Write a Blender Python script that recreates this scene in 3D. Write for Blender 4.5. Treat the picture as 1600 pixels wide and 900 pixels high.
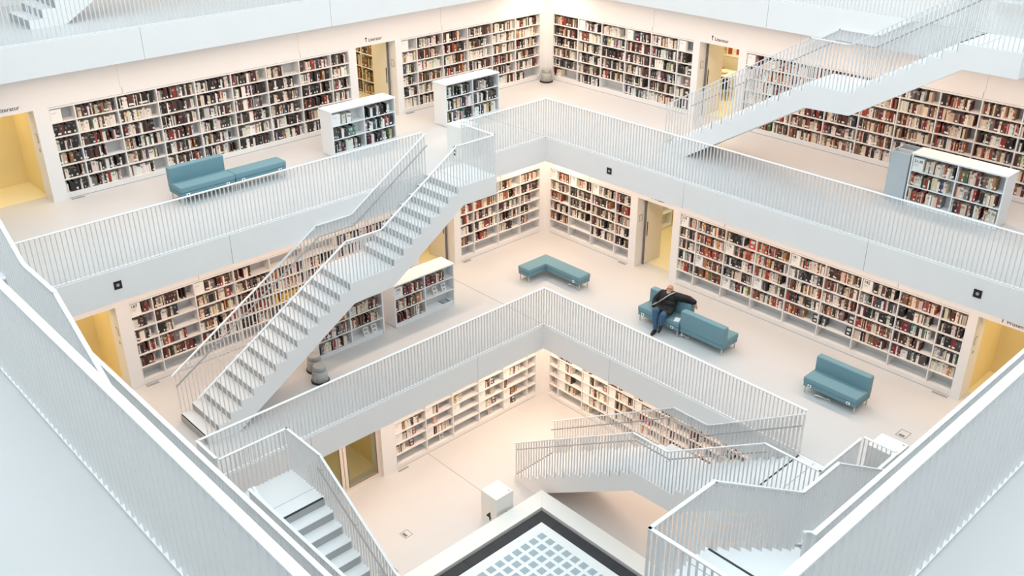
import bpy, bmesh, math, random
from mathutils import Vector, Matrix, Euler

# ------------------------------------------------------------------ camera, world, lights, exposure
for o in list(bpy.data.objects):
    bpy.data.objects.remove(o, do_unlink=True)
SC = bpy.context.scene
COL = SC.collection
CAM = (15.715, 15.589, 12.393)
cd = bpy.data.cameras.new('camera')
cd.sensor_width = 36.0
cd.lens = 1500.51 / 1600.0 * 36.0
cd.clip_start = 0.05
cd.clip_end = 300
cam = bpy.data.objects.new('camera', cd)
COL.objects.link(cam)
cam.location = CAM
cam.rotation_euler = (1.09836, 0.0030, 2.38828)
SC.camera = cam

W = bpy.data.worlds.new('overcast_roof_light')
SC.world = W
W.use_nodes = True
bg = W.node_tree.nodes['Background']
bg.inputs[0].default_value = (0.83, 0.95, 1.0, 1)
bg.inputs[1].default_value = 1.0
SC.view_settings.view_transform = 'Standard'
SC.view_settings.look = 'None'
SC.view_settings.gamma = 1.0
SC.view_settings.use_curve_mapping = False
SC.view_settings.exposure = 0.98

WARM = (1.0, 0.73, 0.55)
YELLOW = (1.0, 0.84, 0.55)


def area_light(name, loc, sx, sy, power, color, rot=(0, 0, 0), spread=180):
    l = bpy.data.lights.new(name, 'AREA')
    l.shape = 'RECTANGLE'
    l.size = sx
    l.size_y = sy
    l.energy = power
    l.color = color
    l.spread = math.radians(spread)
    o = bpy.data.objects.new(name, l)
    COL.objects.link(o)
    o.location = loc
    o.rotation_euler = rot
    return o


# levels: floor height, far void edge, near-left void edge (x), near-right void edge (y), wall plane
ZE, ZD, ZA, ZB, ZC = 12.0, 8.0, 4.0, 0.0, -4.0
EE, ED, EA, EB = -7.93, -5.31, -2.485, 0.0
NXE, NXD, NXA, NXB = 16.1, 14.05, 11.88, 9.62  # uppermost near edges drawn in so the unseen slab shades the near floor
NYE, NYD, NYA, NYB = 16.1, 13.93, 11.80, 9.62
WD, WA, WB, WC = -9.76, -6.94, -4.405, -2.015
TH = 0.70            # slab and fascia depth
RAIL = 1.08

# warm ceiling lamps of the galleries, one row in front of each shelf wall
for (wp, e, zc, pw) in ((WD, ED, ZE - TH, 50), (WA, ED, ZD - TH, 88), (WB, EA, ZA - TH, 92), (WC, EB, ZB - TH, 112)):
    m = wp + 1.05
    ln = 16.5
    s0 = wp + 0.9
    area_light('ceiling_lamp_row', (s0 + ln / 2, m, zc - 0.03), ln, 0.25, pw, WARM, (0, 0, 0), 152)
    area_light('ceiling_lamp_row', (m, s0 + ln / 2, zc - 0.03), 0.25, ln, pw, WARM, (0, 0, 0), 152)
    area_light('ceiling_corner_lamp', (wp + 0.85, wp + 0.85, zc - 0.03), 0.7, 0.7, 16, (1.0, 0.78, 0.58))

# ------------------------------------------------------------------ materials


def mat(name, col, rough=0.5, spec=0.4, var=0.03, scale=6.0, bump=0.0, metallic=0.0, emit=None, bscale=60):
    m = bpy.data.materials.new(name)
    m.use_nodes = True
    nt = m.node_tree
    b = nt.nodes['Principled BSDF']
    b.inputs['Roughness'].default_value = rough
    b.inputs['Specular IOR Level'].default_value = spec
    b.inputs['Metallic'].default_value = metallic
    tc = nt.nodes.new('ShaderNodeTexCoord')
    nz = nt.nodes.new('ShaderNodeTexNoise')
    nz.inputs['Scale'].default_value = scale
    nz.inputs['Detail'].default_value = 3
    nt.links.new(tc.outputs['Object'], nz.inputs['Vector'])
    mx = nt.nodes.new('ShaderNodeMix')
    mx.data_type = 'RGBA'
    mx.inputs['A'].default_value = tuple(c * (1 - var) for c in col) + (1,)
    mx.inputs['B'].default_value = tuple(min(1, c * (1 + var)) for c in col) + (1,)
    nt.links.new(nz.outputs['Fac'], mx.inputs['Factor'])
    nt.links.new(mx.outputs['Result'], b.inputs['Base Color'])
    if bump:
        n2 = nt.nodes.new('ShaderNodeTexNoise')
        n2.inputs['Scale'].default_value = bscale
        nt.links.new(tc.outputs['Object'], n2.inputs['Vector'])
        bp = nt.nodes.new('ShaderNodeBump')
        bp.inputs['Strength'].default_value = bump
        bp.inputs['Distance'].default_value = 0.01
        nt.links.new(n2.outputs['Fac'], bp.inputs['Height'])
        nt.links.new(bp.outputs['Normal'], b.inputs['Normal'])
    if emit:
        b.inputs['Emission Color'].default_value = emit[0] + (1,)
        b.inputs['Emission Strength'].default_value = emit[1]
    return m


def mat_attr(name, rough=0.6):
    m = bpy.data.materials.new(name)
    m.use_nodes = True
    nt = m.node_tree
    b = nt.nodes['Principled BSDF']
    b.inputs['Roughness'].default_value = rough
    a = nt.nodes.new('ShaderNodeVertexColor')
    a.layer_name = 'Col'
    nt.links.new(a.outputs['Color'], b.inputs['Base Color'])
    return m


M = dict(
    floor=mat('floor_coating', (0.635, 0.632, 0.63), 0.38, 0.35, 0.02, 1.5),
    wall=mat('wall_paint', (0.84, 0.83, 0.825), 0.7, 0.3, 0.015, 3),
    fascia=mat('fascia_panel_paint', (0.90, 0.87, 0.855), 0.55, 0.3, 0.015, 2),
    rail=mat('white_steel', (0.86, 0.87, 0.88), 0.4, 0.4, 0.01, 4),
    bars=mat('white_steel_bars', (0.82, 0.815, 0.815), 0.45, 0.35, 0.01, 4),
    handrail=mat('grey_steel', (0.40, 0.39, 0.39), 0.35, 0.5, 0.02, 9),
    stair=mat('stair_paint', (0.90, 0.87, 0.855), 0.55, 0.3, 0.015, 2),
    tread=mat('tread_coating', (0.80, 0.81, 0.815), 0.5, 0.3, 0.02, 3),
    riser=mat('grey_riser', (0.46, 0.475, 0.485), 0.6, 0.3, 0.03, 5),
    nosing=mat('dark_nosing', (0.03, 0.032, 0.035), 0.6),
    joint=mat('joint_filler', (0.18, 0.17, 0.17), 0.8),
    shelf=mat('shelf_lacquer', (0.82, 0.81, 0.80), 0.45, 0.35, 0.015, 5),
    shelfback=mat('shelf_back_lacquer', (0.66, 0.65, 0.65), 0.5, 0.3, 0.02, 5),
    caseblue=mat('case_lacquer', (0.84, 0.85, 0.86), 0.45, 0.35, 0.015, 5),
    endpanel=mat('grey_end_panel', (0.50, 0.55, 0.58), 0.5, 0.3, 0.02, 5),
    teal=mat('teal_fabric', (0.175, 0.31, 0.36), 0.75, 0.25, 0.10, 40, 0.25, bscale=300),
    teal2=mat('teal_fabric_dark', (0.155, 0.285, 0.335), 0.75, 0.25, 0.10, 40, 0.25, bscale=300),
    steel=mat('brushed_steel', (0.62, 0.63, 0.64), 0.3, 0.5, 0.03, 20, metallic=0.8),
    black=mat('black_plastic', (0.015, 0.015, 0.016), 0.5),
    ink=mat('printed_ink', (0.03, 0.03, 0.035), 0.7),
    card=mat('white_card', (0.86, 0.85, 0.82), 0.6, 0.3, 0.01),
    stone=mat('white_stone', (0.88, 0.88, 0.85), 0.5, 0.35, 0.02, 3),
    grille=mat('dark_grille', (0.035, 0.038, 0.045), 0.5, 0.4, 0.2, 40),
    grate=mat('dark_grating', (0.075, 0.08, 0.09), 0.5, 0.4, 0.1, 30),
    tile=mat('blue_glass_tile', (0.36, 0.47, 0.53), 0.25, 0.5, 0.10, 14),
    plate=mat('pool_plate', (0.84, 0.88, 0.89), 0.45, 0.35, 0.02, 4),
    stool=mat('grey_stool_plastic', (0.46, 0.455, 0.43), 0.5, 0.35, 0.05, 8),
    room=mat('yellow_room_paint', (0.86, 0.72, 0.40), 0.7, 0.3, 0.03, 2),
    roomfloor=mat('yellow_room_floor', (0.84, 0.76, 0.52), 0.5, 0.3, 0.03, 2),
    doorleaf=mat('door_lacquer', (0.80, 0.76, 0.68), 0.5, 0.3, 0.02, 3),
    oak=mat('light_wood_frame', (0.83, 0.74, 0.64), 0.5, 0.3, 0.03, 9),
    red=mat('red_print', (0.42, 0.07, 0.05), 0.5, var=0.2, scale=20),
    skin=mat('skin', (0.55, 0.27, 0.19), 0.55, 0.3, 0.08, 30),
    jacket=mat('dark_padded_jacket', (0.012, 0.012, 0.013), 0.6, 0.3, 0.3, 12, 0.6, bscale=22),
    jeans=mat('blue_denim', (0.06, 0.125, 0.22), 0.8, 0.2, 0.25, 25, 0.3),
    shoe=mat('black_shoe_leather', (0.012, 0.012, 0.014), 0.5, 0.4, 0.2, 20),
    strap=mat('grey_strap', (0.36, 0.36, 0.33), 0.7, 0.2, 0.1, 30),
    hair=mat('grey_hair', (0.30, 0.27, 0.25), 0.8, 0.2, 0.2, 50),
    beard=mat('grey_beard', (0.48, 0.42, 0.38), 0.8, 0.2, 0.2, 50),
    eye=mat('eye_dark', (0.05, 0.03, 0.02), 0.4),
    paper=mat('page_paper', (0.80, 0.74, 0.64), 0.8, 0.2, 0.05, 60),
    book=mat_attr('book_print'),
)
gm = bpy.data.materials.new('door_glass')
gm.use_nodes = True
gb = gm.node_tree.nodes['Principled BSDF']
gb.inputs['Base Color'].default_value = (0.80, 0.82, 0.74, 1)
gb.inputs['Roughness'].default_value = 0.03
gb.inputs['Transmission Weight'].default_value = 1.0
gb.inputs['IOR'].default_value = 1.1
M['glass'] = gm

# ------------------------------------------------------------------ mesh helpers


class MB:
    def __init__(s):
        s.v = []
        s.f = []

    def box(s, x0, x1, y0, y1, z0, z1):
        if x0 > x1: x0, x1 = x1, x0
        if y0 > y1: y0, y1 = y1, y0
        if z0 > z1: z0, z1 = z1, z0
        n = len(s.v)
        s.v += [(x0, y0, z0), (x1, y0, z0), (x1, y1, z0), (x0, y1, z0), (x0, y0, z1), (x1, y0, z1), (x1, y1, z1), (x0, y1, z1)]
        s.f += [tuple(n + i for i in q) for q in ((0, 3, 2, 1), (4, 5, 6, 7), (0, 1, 5, 4), (1, 2, 6, 5), (2, 3, 7, 6), (3, 0, 4, 7))]
        return s

    def prism(s, poly, a0, a1, f):
        """poly: 2D points counter-clockwise seen along -a; f(p,q,a)->xyz"""
        n = len(s.v)
        k = len(poly)
        for a in (a0, a1):
            for p, q in poly:
                s.v.append(f(p, q, a))
        s.f.append(tuple(n + i for i in range(k)))
        s.f.append(tuple(n + k + i for i in reversed(range(k))))
        for i in range(k):
            j = (i + 1) % k
            s.f.append((n + j, n + i, n + k + i, n + k + j))
        return s

    def seg(s, p0, p1, w, h):
        """bar between two points, w wide horizontally, h high"""
        p0 = Vector(p0); p1 = Vector(p1)
        d = (p1 - p0).normalized()
        side = d.cross(Vector((0, 0, 1)))
        if side.length < 1e-5:
            side = Vector((1, 0, 0))
        side.normalize()
        up = side.cross(d)
        n = len(s.v)
        for p in (p0, p1):
            for a, b in ((-1, -1), (1, -1), (1, 1), (-1, 1)):
                s.v.append(tuple(p + side * (a * w / 2) + up * (b * h / 2)))
        s.f += [tuple(n + i for i in q) for q in ((0, 1, 2, 3), (7, 6, 5, 4), (0, 4, 5, 1), (1, 5, 6, 2), (2, 6, 7, 3), (3, 7, 4, 0))]
        return s

    def tube(s, pts, r, k=8, closed=False):
        pts = [Vector(p) for p in pts]
        n0 = len(s.v)
        prev = None
        for i, p in enumerate(pts):
            d = (pts[min(i + 1, len(pts) - 1)] - pts[max(i - 1, 0)]).normalized()
            a = d.cross(Vector((0, 0, 1)))
            if a.length < 1e-4: a = Vector((1, 0, 0))
            a.normalize()
            b = a.cross(d)
            for j in range(k):
                t = 2 * math.pi * j / k
                s.v.append(tuple(p + a * (r * math.cos(t)) + b * (r * math.sin(t))))
        for i in range(len(pts) - 1):
            for j in range(k):
                j2 = (j + 1) % k
                s.f.append((n0 + i * k + j, n0 + i * k + j2, n0 + (i + 1) * k + j2, n0 + (i + 1) * k + j))
        s.f.append(tuple(n0 + j for j in reversed(range(k))))
        s.f.append(tuple(n0 + (len(pts) - 1) * k + j for j in range(k)))
        return s

    def lathe(s, prof, k=24, c=(0, 0)):
        n0 = len(s.v)
        for r, z in prof:
            for j in range(k):
                t = 2 * math.pi * j / k
                s.v.append((c[0] + r * math.cos(t), c[1] + r * math.sin(t), z))
        for i in range(len(prof) - 1):
            for j in range(k):
                j2 = (j + 1) % k
                s.f.append((n0 + i * k + j, n0 + i * k + j2, n0 + (i + 1) * k + j2, n0 + (i + 1) * k + j))
        s.f.append(tuple(n0 + j for j in reversed(range(k))))
        s.f.append(tuple(n0 + (len(prof) - 1) * k + j for j in range(k)))
        return s

    def mesh(s, name, m):
        me = bpy.data.meshes.new(name)
        me.from_pydata(s.v, [], s.f)
        me.materials.append(m)
        me.update()
        return me

    def build(s, name, m, parent=None, bevel=0, smooth=False, loc=None, rot=None):
        me = s.mesh(name, m)
        bm = bmesh.new()
        bm.from_mesh(me)
        bmesh.ops.recalc_face_normals(bm, faces=bm.faces)
        if bevel:
            bmesh.ops.bevel(bm, geom=list(bm.edges), offset=bevel, segments=2, affect='EDGES', profile=0.6)
        bm.to_mesh(me)
        bm.free()
        if smooth:
            for p in me.polygons: p.use_smooth = True
        return link(name, me, parent, loc, rot)


def link(name, me, parent=None, loc=None, rot=None):
    o = bpy.data.objects.new(name, me)
    COL.objects.link(o)
    if parent: o.parent = parent
    if loc is not None: o.location = loc
    if rot is not None: o.rotation_euler = rot
    return o


def thing(name, label, cat, loc=(0, 0, 0), rz=0.0, group=None):
    o = bpy.data.objects.new(name, None)
    o.empty_display_size = 0.2
    COL.objects.link(o)
    o.location = loc
    o.rotation_euler = (0, 0, rz)
    return tag(o, label, cat, group)


def tag(o, label=None, cat=None, group=None, kind=None):
    if label: o['label'] = label
    if cat: o['category'] = cat
    if group: o['group'] = group
    if kind: o['kind'] = kind
    return o


def struct(o, label=None, cat=None):
    o['kind'] = 'structure'
    if label: o['label'] = label
    if cat: o['category'] = cat
    return o


PI = math.pi
ORD = ['first', 'second', 'third', 'fourth', 'fifth', 'sixth', 'seventh', 'eighth', 'ninth', 'tenth', 'eleventh']


def text_mesh(txt, size, m, extrude=0.002, align='LEFT', bold=0.0):
    cu = bpy.data.curves.new('lettering', 'FONT')
    cu.body = txt
    cu.size = size
    cu.extrude = extrude
    cu.offset = bold
    cu.align_x = align
    o = bpy.data.objects.new('lettering_tmp', cu)
    COL.objects.link(o)
    bpy.context.view_layer.update()
    dg = bpy.context.evaluated_depsgraph_get()
    me = bpy.data.meshes.new_from_object(o.evaluated_get(dg))
    bpy.data.objects.remove(o, do_unlink=True)
    me.materials.clear()
    me.materials.append(m)
    return me


# local frames: X to the right seen from the hall, Y into the wall, Z up
ROT_LEFT = PI          # left walls  (plane y = w, facing +y)
ROT_RIGHT = PI / 2     # right walls (plane x = w, facing +x)

# ------------------------------------------------------------------ floors with fascia panels
GRID = [-12.3, -7.42, -2.53, 2.34, 7.2, 12.1, 17.0]


def ring_floor(z, e, nx, ny, outer, nxo, label):
    b = MB()
    t = TH
    b.box(outer, nxo, outer, e, z - t, z)                 # along the left wall
    b.box(outer, e, e, nxo, z - t, z)                     # along the right wall
    b.box(nx, nxo, e, nxo, z - t, z)                      # near left
    b.box(e, nx, ny, nxo, z - t, z)                       # near right
    o = b.build('floor', M['floor'])
    struct(o, label, 'floor')
    # fascia panels, proud of the slab edge, 12 mm joints
    th = 0.025
    for side in ('L', 'R', 'NL', 'NR'):
        lo, hi = (e, nx) if side in ('L', 'NR') else (e, ny)
        cuts = [lo] + [g for g in GRID if lo + 0.3 < g < hi - 0.3] + [hi]
        for a, c in zip(cuts[:-1], cuts[1:]):
            a2 = a + (0.006 if a != lo else 0.0)
            c2 = c - (0.006 if c != hi else 0.0)
            p = MB()
            if side == 'L': p.box(a2, c2, e, e + th, z - t, z - 0.012)
            if side == 'R': p.box(e, e + th, a2, c2, z - t, z - 0.012)
            if side == 'NL': p.box(nx - th, nx, a2, c2, z - t, z - 0.012)
            if side == 'NR': p.box(a2, c2, ny - th, ny, z - t, z - 0.012)
            p.build('fascia_panel', M['fascia'], o)
    return o


floorE = ring_floor(ZE, EE, NXE, NYE, -14, 19, 'white slab of the uppermost gallery')
floorD = ring_floor(ZD, ED, NXD, NYD, -14, 19, 'white gallery floor at the top edge and in the two near corners')
floorA = ring_floor(ZA, EA, NXA, NYA, -12, 19, 'pale gallery floor with the sofa and bench behind the railing')
floorB = ring_floor(ZB, EB, NXB, NYB, -10, 19, 'pale gallery floor where the man sits on the sofa')
cb = MB().box(-8, 19, -8, 19, ZC - 0.3, ZC)
floorC = struct(cb.build('floor', M['floor']), 'warm white hall floor around the square fountain', 'floor')


def strip(parent, x0, x1, y0, y1, z, name='floor_joint', m='joint', h=0.002):
    MB().box(x0, x1, y0, y1, z - 0.01, z + h).build(name, M[m], parent)


strip(floorA, EA - 0.036, EA - 0.026, WA, EA - 0.12, ZA)
strip(floorB, -0.012, -0.002, WB, -0.10, ZB)
strip(floorC, 2.495, 2.505, WC, 1.0, ZC)
strip(floorD, 2.33, 2.34, ED - 4.4, ED - 0.1, ZD)


def hatch(parent, x0, x1, y0, y1, z):
    w = 0.012
    b = MB()
    b.box(x0, x1, y0, y0 + w, z, z + 0.003).box(x0, x1, y1 - w, y1, z, z + 0.003)
    b.box(x0, x0 + w, y0 + w, y1 - w, z, z + 0.003).box(x1 - w, x1, y0 + w, y1 - w, z, z + 0.003)
    o = b.build('floor_hatch', M['joint'], parent)
    MB().box(x1 - 0.11, x1 - 0.04, y0 + 0.05, y1 - 0.05, z, z + 0.004).build('pull_slot', M['joint'], o)


hatch(floorB, -2.40, -2.10, 8.74, 8.97, ZB)
hatch(floorC, 4.85, 5.09, 0.07, 0.32, ZC)
hatch(floorC, 5.9, 6.3, 0.75, 1.1, ZC)
for par, x0, x1, y0, y1, z in ((floorA, 8.58, 8.89, WA + 0.02, WA + 0.10, ZA), (floorA, -1.30, -1.0, WA + 0.02, WA + 0.10, ZA),
                               (floorB, 8.63, 8.94, WB + 0.03, WB + 0.11, ZB), (floorB, WB + 0.03, WB + 0.11, 8.51, 8.88, ZB),
                               (floorC, 3.27, 3.61, WC + 0.04, WC + 0.12, ZC), (floorB, WB + 0.02, WB + 0.10, -1.2, -0.9, ZB),
                               (floorB, -1.22, -0.92, WB + 0.02, WB + 0.10, ZB)):
    b = MB()
    n = 8
    lx, ly = x1 - x0, y1 - y0
    if lx > ly:
        for i in range(n): b.box(x0 + lx * i / n, x0 + lx * (i + .55) / n, y0, y1, z, z + 0.004)
    else:
        for i in range(n): b.box(x0, x1, y0 + ly * i / n, y0 + ly * (i + .55) / n, z, z + 0.004)
    b.build('floor_grille', M['joint'], par)

# ------------------------------------------------------------------ walls with niches for the shelves and doors
SH = 2.20     # height of the shelf niches and door openings
TW = 0.52


def wall_run(name, rot, w, z, x0, x1, holes, top, label):
    """wall in local X from x0 to x1 with openings (a,b) of height SH"""
    b = MB()
    y1 = TW
    b.box(x0, x1, 0, y1, SH, top)
    cur = x0
    for a, c in sorted(holes):
        if a - cur > 0.001: b.box(cur, a, 0, y1, 0, SH)
        cur = c
    if x1 - cur > 0.001: b.box(cur, x1, 0, y1, 0, SH)
    loc = (0, w, z) if rot == ROT_LEFT else (w, 0, z)
    o = b.build(name, M['wall'], None, loc=loc, rot=(0, 0, rot))
    struct(o, label, 'wall')
    for g in GRID:
        gx = -g if rot == ROT_LEFT else g
        if x0 + 0.3 < gx < x1 - 0.3:
            MB().box(gx - 0.03, gx + 0.03, -0.012, 0, SH + 0.16, top).build('joint_strip', M['wall'], o)
            MB().box(gx - 0.004, gx + 0.004, -0.003, 0, SH + 0.02, SH + 0.16).build('joint_groove', M['joint'], o)
    return o


AL1 = [-8.94, -8.36, -7.38, -6.39, -5.40, -4.41, -3.40, -2.41, -1.41, -0.80]
AL2 = [0.99, 1.57, 2.55, 3.54, 4.54, 5.55, 6.66]
AR1 = [-6.66, -5.53, -4.53, -3.55, -2.56, -1.56, -0.99]
AR2 = [0.77, 1.37, 2.35, 3.33, 4.29, 5.27, 6.24, 7.22, 8.16, 8.90]
BL1 = [-8.95, -8.39, -7.36, -6.32, -5.33, -4.35, -3.37, -2.40, -1.45, -0.88]
BL2 = [0.90, 1.45, 2.42, 3.34, 4.21]
BR1 = [-4.19, -3.35, -2.43, -1.47, -0.88]
BR2 = [0.87, 1.46, 2.40, 3.36, 4.36, 5.36, 6.32, 7.29, 8.28, 8.90]
CL1 = [-3.59, -2.51, -1.55, -0.57, 0.40, 1.36, 1.74]
CR1 = [-1.75, -1.37, -0.39, 0.60, 1.56, 2.52, 3.50, 4.50, 5.50]

hA = 4 - TH
doorAL = (-0.57, 0.79)
doorAL0 = (-10.6, -9.25)
doorAR = (-0.79, 0.54)
doorBL = (-0.65, 0.67)
doorBL0 = (-10.6, -9.24)
doorBR = (-0.64, 0.64)
doorBR2 = (9.09, 10.45)
doorCL = (-6.25, -4.02)
wall_run('wall_left', ROT_LEFT, WD, ZD, -19, -WD, [], hA, 'plain white back wall of the gallery at the top left')
wall_run('wall_right', ROT_RIGHT, WD, ZD, WD, 19, [], hA, 'plain white back wall of the gallery at the top right')
wall_run('wall_left', ROT_LEFT, WA, ZA, -19, -WA, [(AL1[0], AL1[-1]), (AL2[0], AL2[-1]), doorAL, doorAL0], hA, 'white wall holding the long bookshelves at the upper left')
wall_run('wall_right', ROT_RIGHT, WA, ZA, WA, 19, [(AR1[0], AR1[-1]), (AR2[0], AR2[-1]), doorAR], hA, 'white wall holding the long bookshelves at the upper right')
wall_run('wall_left', ROT_LEFT, WB, ZB, -19, -WB, [(BL1[0], BL1[-1]), (BL2[0], BL2[-1]), doorBL, doorBL0], hA, 'white wall with bookshelves behind the left staircase')
wall_run('wall_right', ROT_RIGHT, WB, ZB, WB, 19, [(BR1[0], BR1[-1]), (BR2[0], BR2[-1]), doorBR, doorBR2], hA, 'white wall with bookshelves behind the seated man')
wall_run('wall_left', ROT_LEFT, WC, ZC, -19, -WC, [(CL1[0], CL1[-1]), doorCL], hA, 'white wall with sparse shelves on the lowest floor left')
wall_run('wall_right', ROT_RIGHT, WC, ZC, WC, 19, [(CR1[0], CR1[-1])], hA, 'white wall with shelves behind the lowest staircase')
struct(MB().box(18.6, 19, -14, 19, ZC, ZE - TH).build('wall_near_left', M['wall']), 'unseen white outer wall keeping sky light out beyond the near left galleries', 'wall')  # unseen wall, added to stop sky light leaking in under the galleries
struct(MB().box(-14, 18.6, 18.6, 19, ZC, ZE - TH).build('wall_near_right', M['wall']), 'unseen white outer wall keeping sky light out beyond the near right galleries', 'wall')  # its unseen counterpart on the right, also added against sky light


# ------------------------------------------------------------------ rooms behind the doors
def local(rot, w, z):
    return (0, w, z) if rot == ROT_LEFT else (w, 0, z)


def room(rot, w, z, x0, x1, depth, label, power=60, h=2.9, col=YELLOW):
    t = 0.08
    y0, y1 = TW, TW + depth
    b = MB()
    b.box(x0 - t, x1 + t, y1, y1 + t, 0, h)
    b.box(x0 - t, x0, y0, y1, 0, h)
    b.box(x1, x1 + t, y0, y1, 0, h)
    b.box(x0 - t, x1 + t, y0, y1 + t, h, h + t)
    o = b.build('wall_room', M['room'], None, loc=local(rot, w, z), rot=(0, 0, rot))
    struct(o, label, 'wall')
    MB().box(x0, x1, TW, y1, -0.01, 0.004).build('room_floor', M['roomfloor'], o)
    l = area_light('room_lamp', (0, 0, 0), min(1.6, x1 - x0 - .3), 1.0, power, col)
    l.parent = o
    l.location = ((x0 + x1) / 2, y0 + depth * 0.5, h - 0.05)
    return o


room(ROT_LEFT, WA, ZA, -1.6, 1.85, 3.0, 'yellow lit room behind the upper left doorway', 22)
room(ROT_LEFT, WA, ZA, -12.2, -9.2, 1.3, 'yellow lit room behind the doorway at the left edge', 12)
room(ROT_RIGHT, WA, ZA, -3.0, 1.6, 3.5, 'yellow lit room behind the upper right doorway', 34)
room(ROT_LEFT, WB, ZB, -1.2, 0.85, 1.9, 'yellow lit room behind the doorway under the left staircase', 10)
room(ROT_LEFT, WB, ZB, -12.0, -9.2, 1.3, 'yellow lit room behind the doorway at the lower left', 12)
room(ROT_RIGHT, WB, ZB, -3.2, 1.5, 3.0, 'yellow lit room behind the doorway near the seated man', 22)
room(ROT_RIGHT, WB, ZB, 9.05, 12.5, 1.3, 'yellow lit room behind the doorway at the right edge', 13)
room(ROT_LEFT, WC, ZC, -6.6, -3.9, 3.0, 'yellow lit room behind the glass door', 5)


def door_leaf(n, rot, w, z, x, sgn, label):
    """leaf standing open into the room at jamb x; sgn = direction of the opening from the jamb"""
    o = MB().box(0, sgn * 0.05, 0.36, 1.10, 0.01, SH - 0.03).build('door_%d' % n, M['doorleaf'], None, 0.004, loc=Vector(local(rot, w, z)), rot=(0, 0, rot))
    d = Vector((x + sgn * 0.02, 0, 0))
    d.rotate(Euler((0, 0, rot)))
    o.location = o.location + d
    struct(o, label, 'door')
    MB().box(sgn * 0.05, sgn * 0.062, 0.40, 0.425, 0.9, 1.35).build('door_handle', M['black'], o)
    MB().box(-sgn * 0.002, sgn * 0.054, 0.325, 0.352, 0.0, SH - 0.02).build('door_gasket', M['joint'], o)
    return o


door_leaf(1, ROT_LEFT, WA, ZA, doorAL[1], -1, 'pale door standing open in the upper left doorway')
door_leaf(2, ROT_RIGHT, WA, ZA, doorAR[0], 1, 'pale door standing open in the upper right doorway')
door_leaf(3, ROT_LEFT, WB, ZB, doorBL[1], -1, 'pale door standing open under the left staircase')
door_leaf(4, ROT_RIGHT, WB, ZB, doorBR[0], 1, 'pale door standing open left of the seated man')


def jamb_sign(rot, w, z, x, sgn, label, knob=False):
    loc = Vector(local(rot, w, z))
    o = MB().box(0, sgn * 0.006, 0.10, 0.24, 1.42, 1.62).build('door_plate', M['joint'], None, loc=loc, rot=(0, 0, rot))
    d = Vector((x, 0, 0)); d.rotate(Euler((0, 0, rot)))
    o.location = o.location + d
    tag(o, label, 'sign')
    MB().box(sgn * 0.006, sgn * 0.009, 0.112, 0.228, 1.432, 1.608).build('plate_face', M['doorleaf'], o)
    if knob:
        MB().box(0, sgn * 0.01, 0.13, 0.19, 1.2, 1.27).build('call_button', M['handrail'], o)
    return o


jamb_sign(ROT_LEFT, WA, ZA, doorAL[1], -1, 'small door plate on the jamb of the upper left doorway')
jamb_sign(ROT_RIGHT, WA, ZA, doorAR[0], 1, 'small door plate on the jamb of the upper right doorway')
jamb_sign(ROT_RIGHT, WB, ZB, doorBR[0], 1, 'small door plate on the jamb left of the seated man')
jamb_sign(ROT_LEFT, WA, ZA, doorAL0[1], -1, 'small door plate on the jamb at the left edge, upper gallery', True)
jamb_sign(ROT_LEFT, WB, ZB, doorBL0[1], -1, 'small door plate on the jamb at the lower left doorway', True)
jamb_sign(ROT_RIGHT, WB, ZB, doorBR2[0], 1, 'small door plate on the jamb at the right edge doorway', True)


def wall_text(rot, w, z, x, h, txt, size, label):
    me = text_mesh(txt, size, M['ink'])
    loc = Vector(local(rot, w, z))
    d = Vector((x, -0.004, h)); d.rotate(Euler((0, 0, rot)))
    o = link('wall_lettering', me, None, loc + d, (PI / 2, 0, rot))
    tag(o, label, 'lettering')
    # arrow
    a = MB()
    a.box(-0.085, -0.068, 0.0, 0.13, 0, 0.003)
    o2 = a.v
    n = len(a.v)
    a.v += [(-0.115, 0.085, 0), (-0.0765, 0.135, 0), (-0.038, 0.085, 0), (-0.115, 0.085, 0.003), (-0.0765, 0.135, 0.003), (-0.038, 0.085, 0.003)]
    a.f += [(n, n + 1, n + 2), (n + 5, n + 4, n + 3), (n, n + 3, n + 4, n + 1), (n + 1, n + 4, n + 5, n + 2), (n + 2, n + 5, n + 3, n)]
    a.build('arrow', M['ink'], o)
    return o


wall_text(ROT_LEFT, WA, ZA, -0.13, 2.31, 'Literatur', 0.13, 'black lettering Literatur above the upper left doorway')
wall_text(ROT_LEFT, WA, ZA, -9.98, 2.29, 'Literatur', 0.13, 'black lettering Literatur above the doorway at the left edge')
wall_text(ROT_RIGHT, WA, ZA, -0.30, 2.31, 'Literatur', 0.13, 'black lettering Literatur above the upper right doorway')
wall_text(ROT_RIGHT, WB, ZB, -0.06, 2.30, 'Wissen', 0.12, 'black lettering above the doorway near the seated man')
wall_text(ROT_RIGHT, WB, ZB, 9.66, 2.26, 'Wissen', 0.12, 'black lettering above the doorway at the right edge')
wall_text(ROT_LEFT, WB, ZB, -9.95, 2.345, 'Wissen', 0.12, 'black lettering above the doorway at the lower left')

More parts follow.
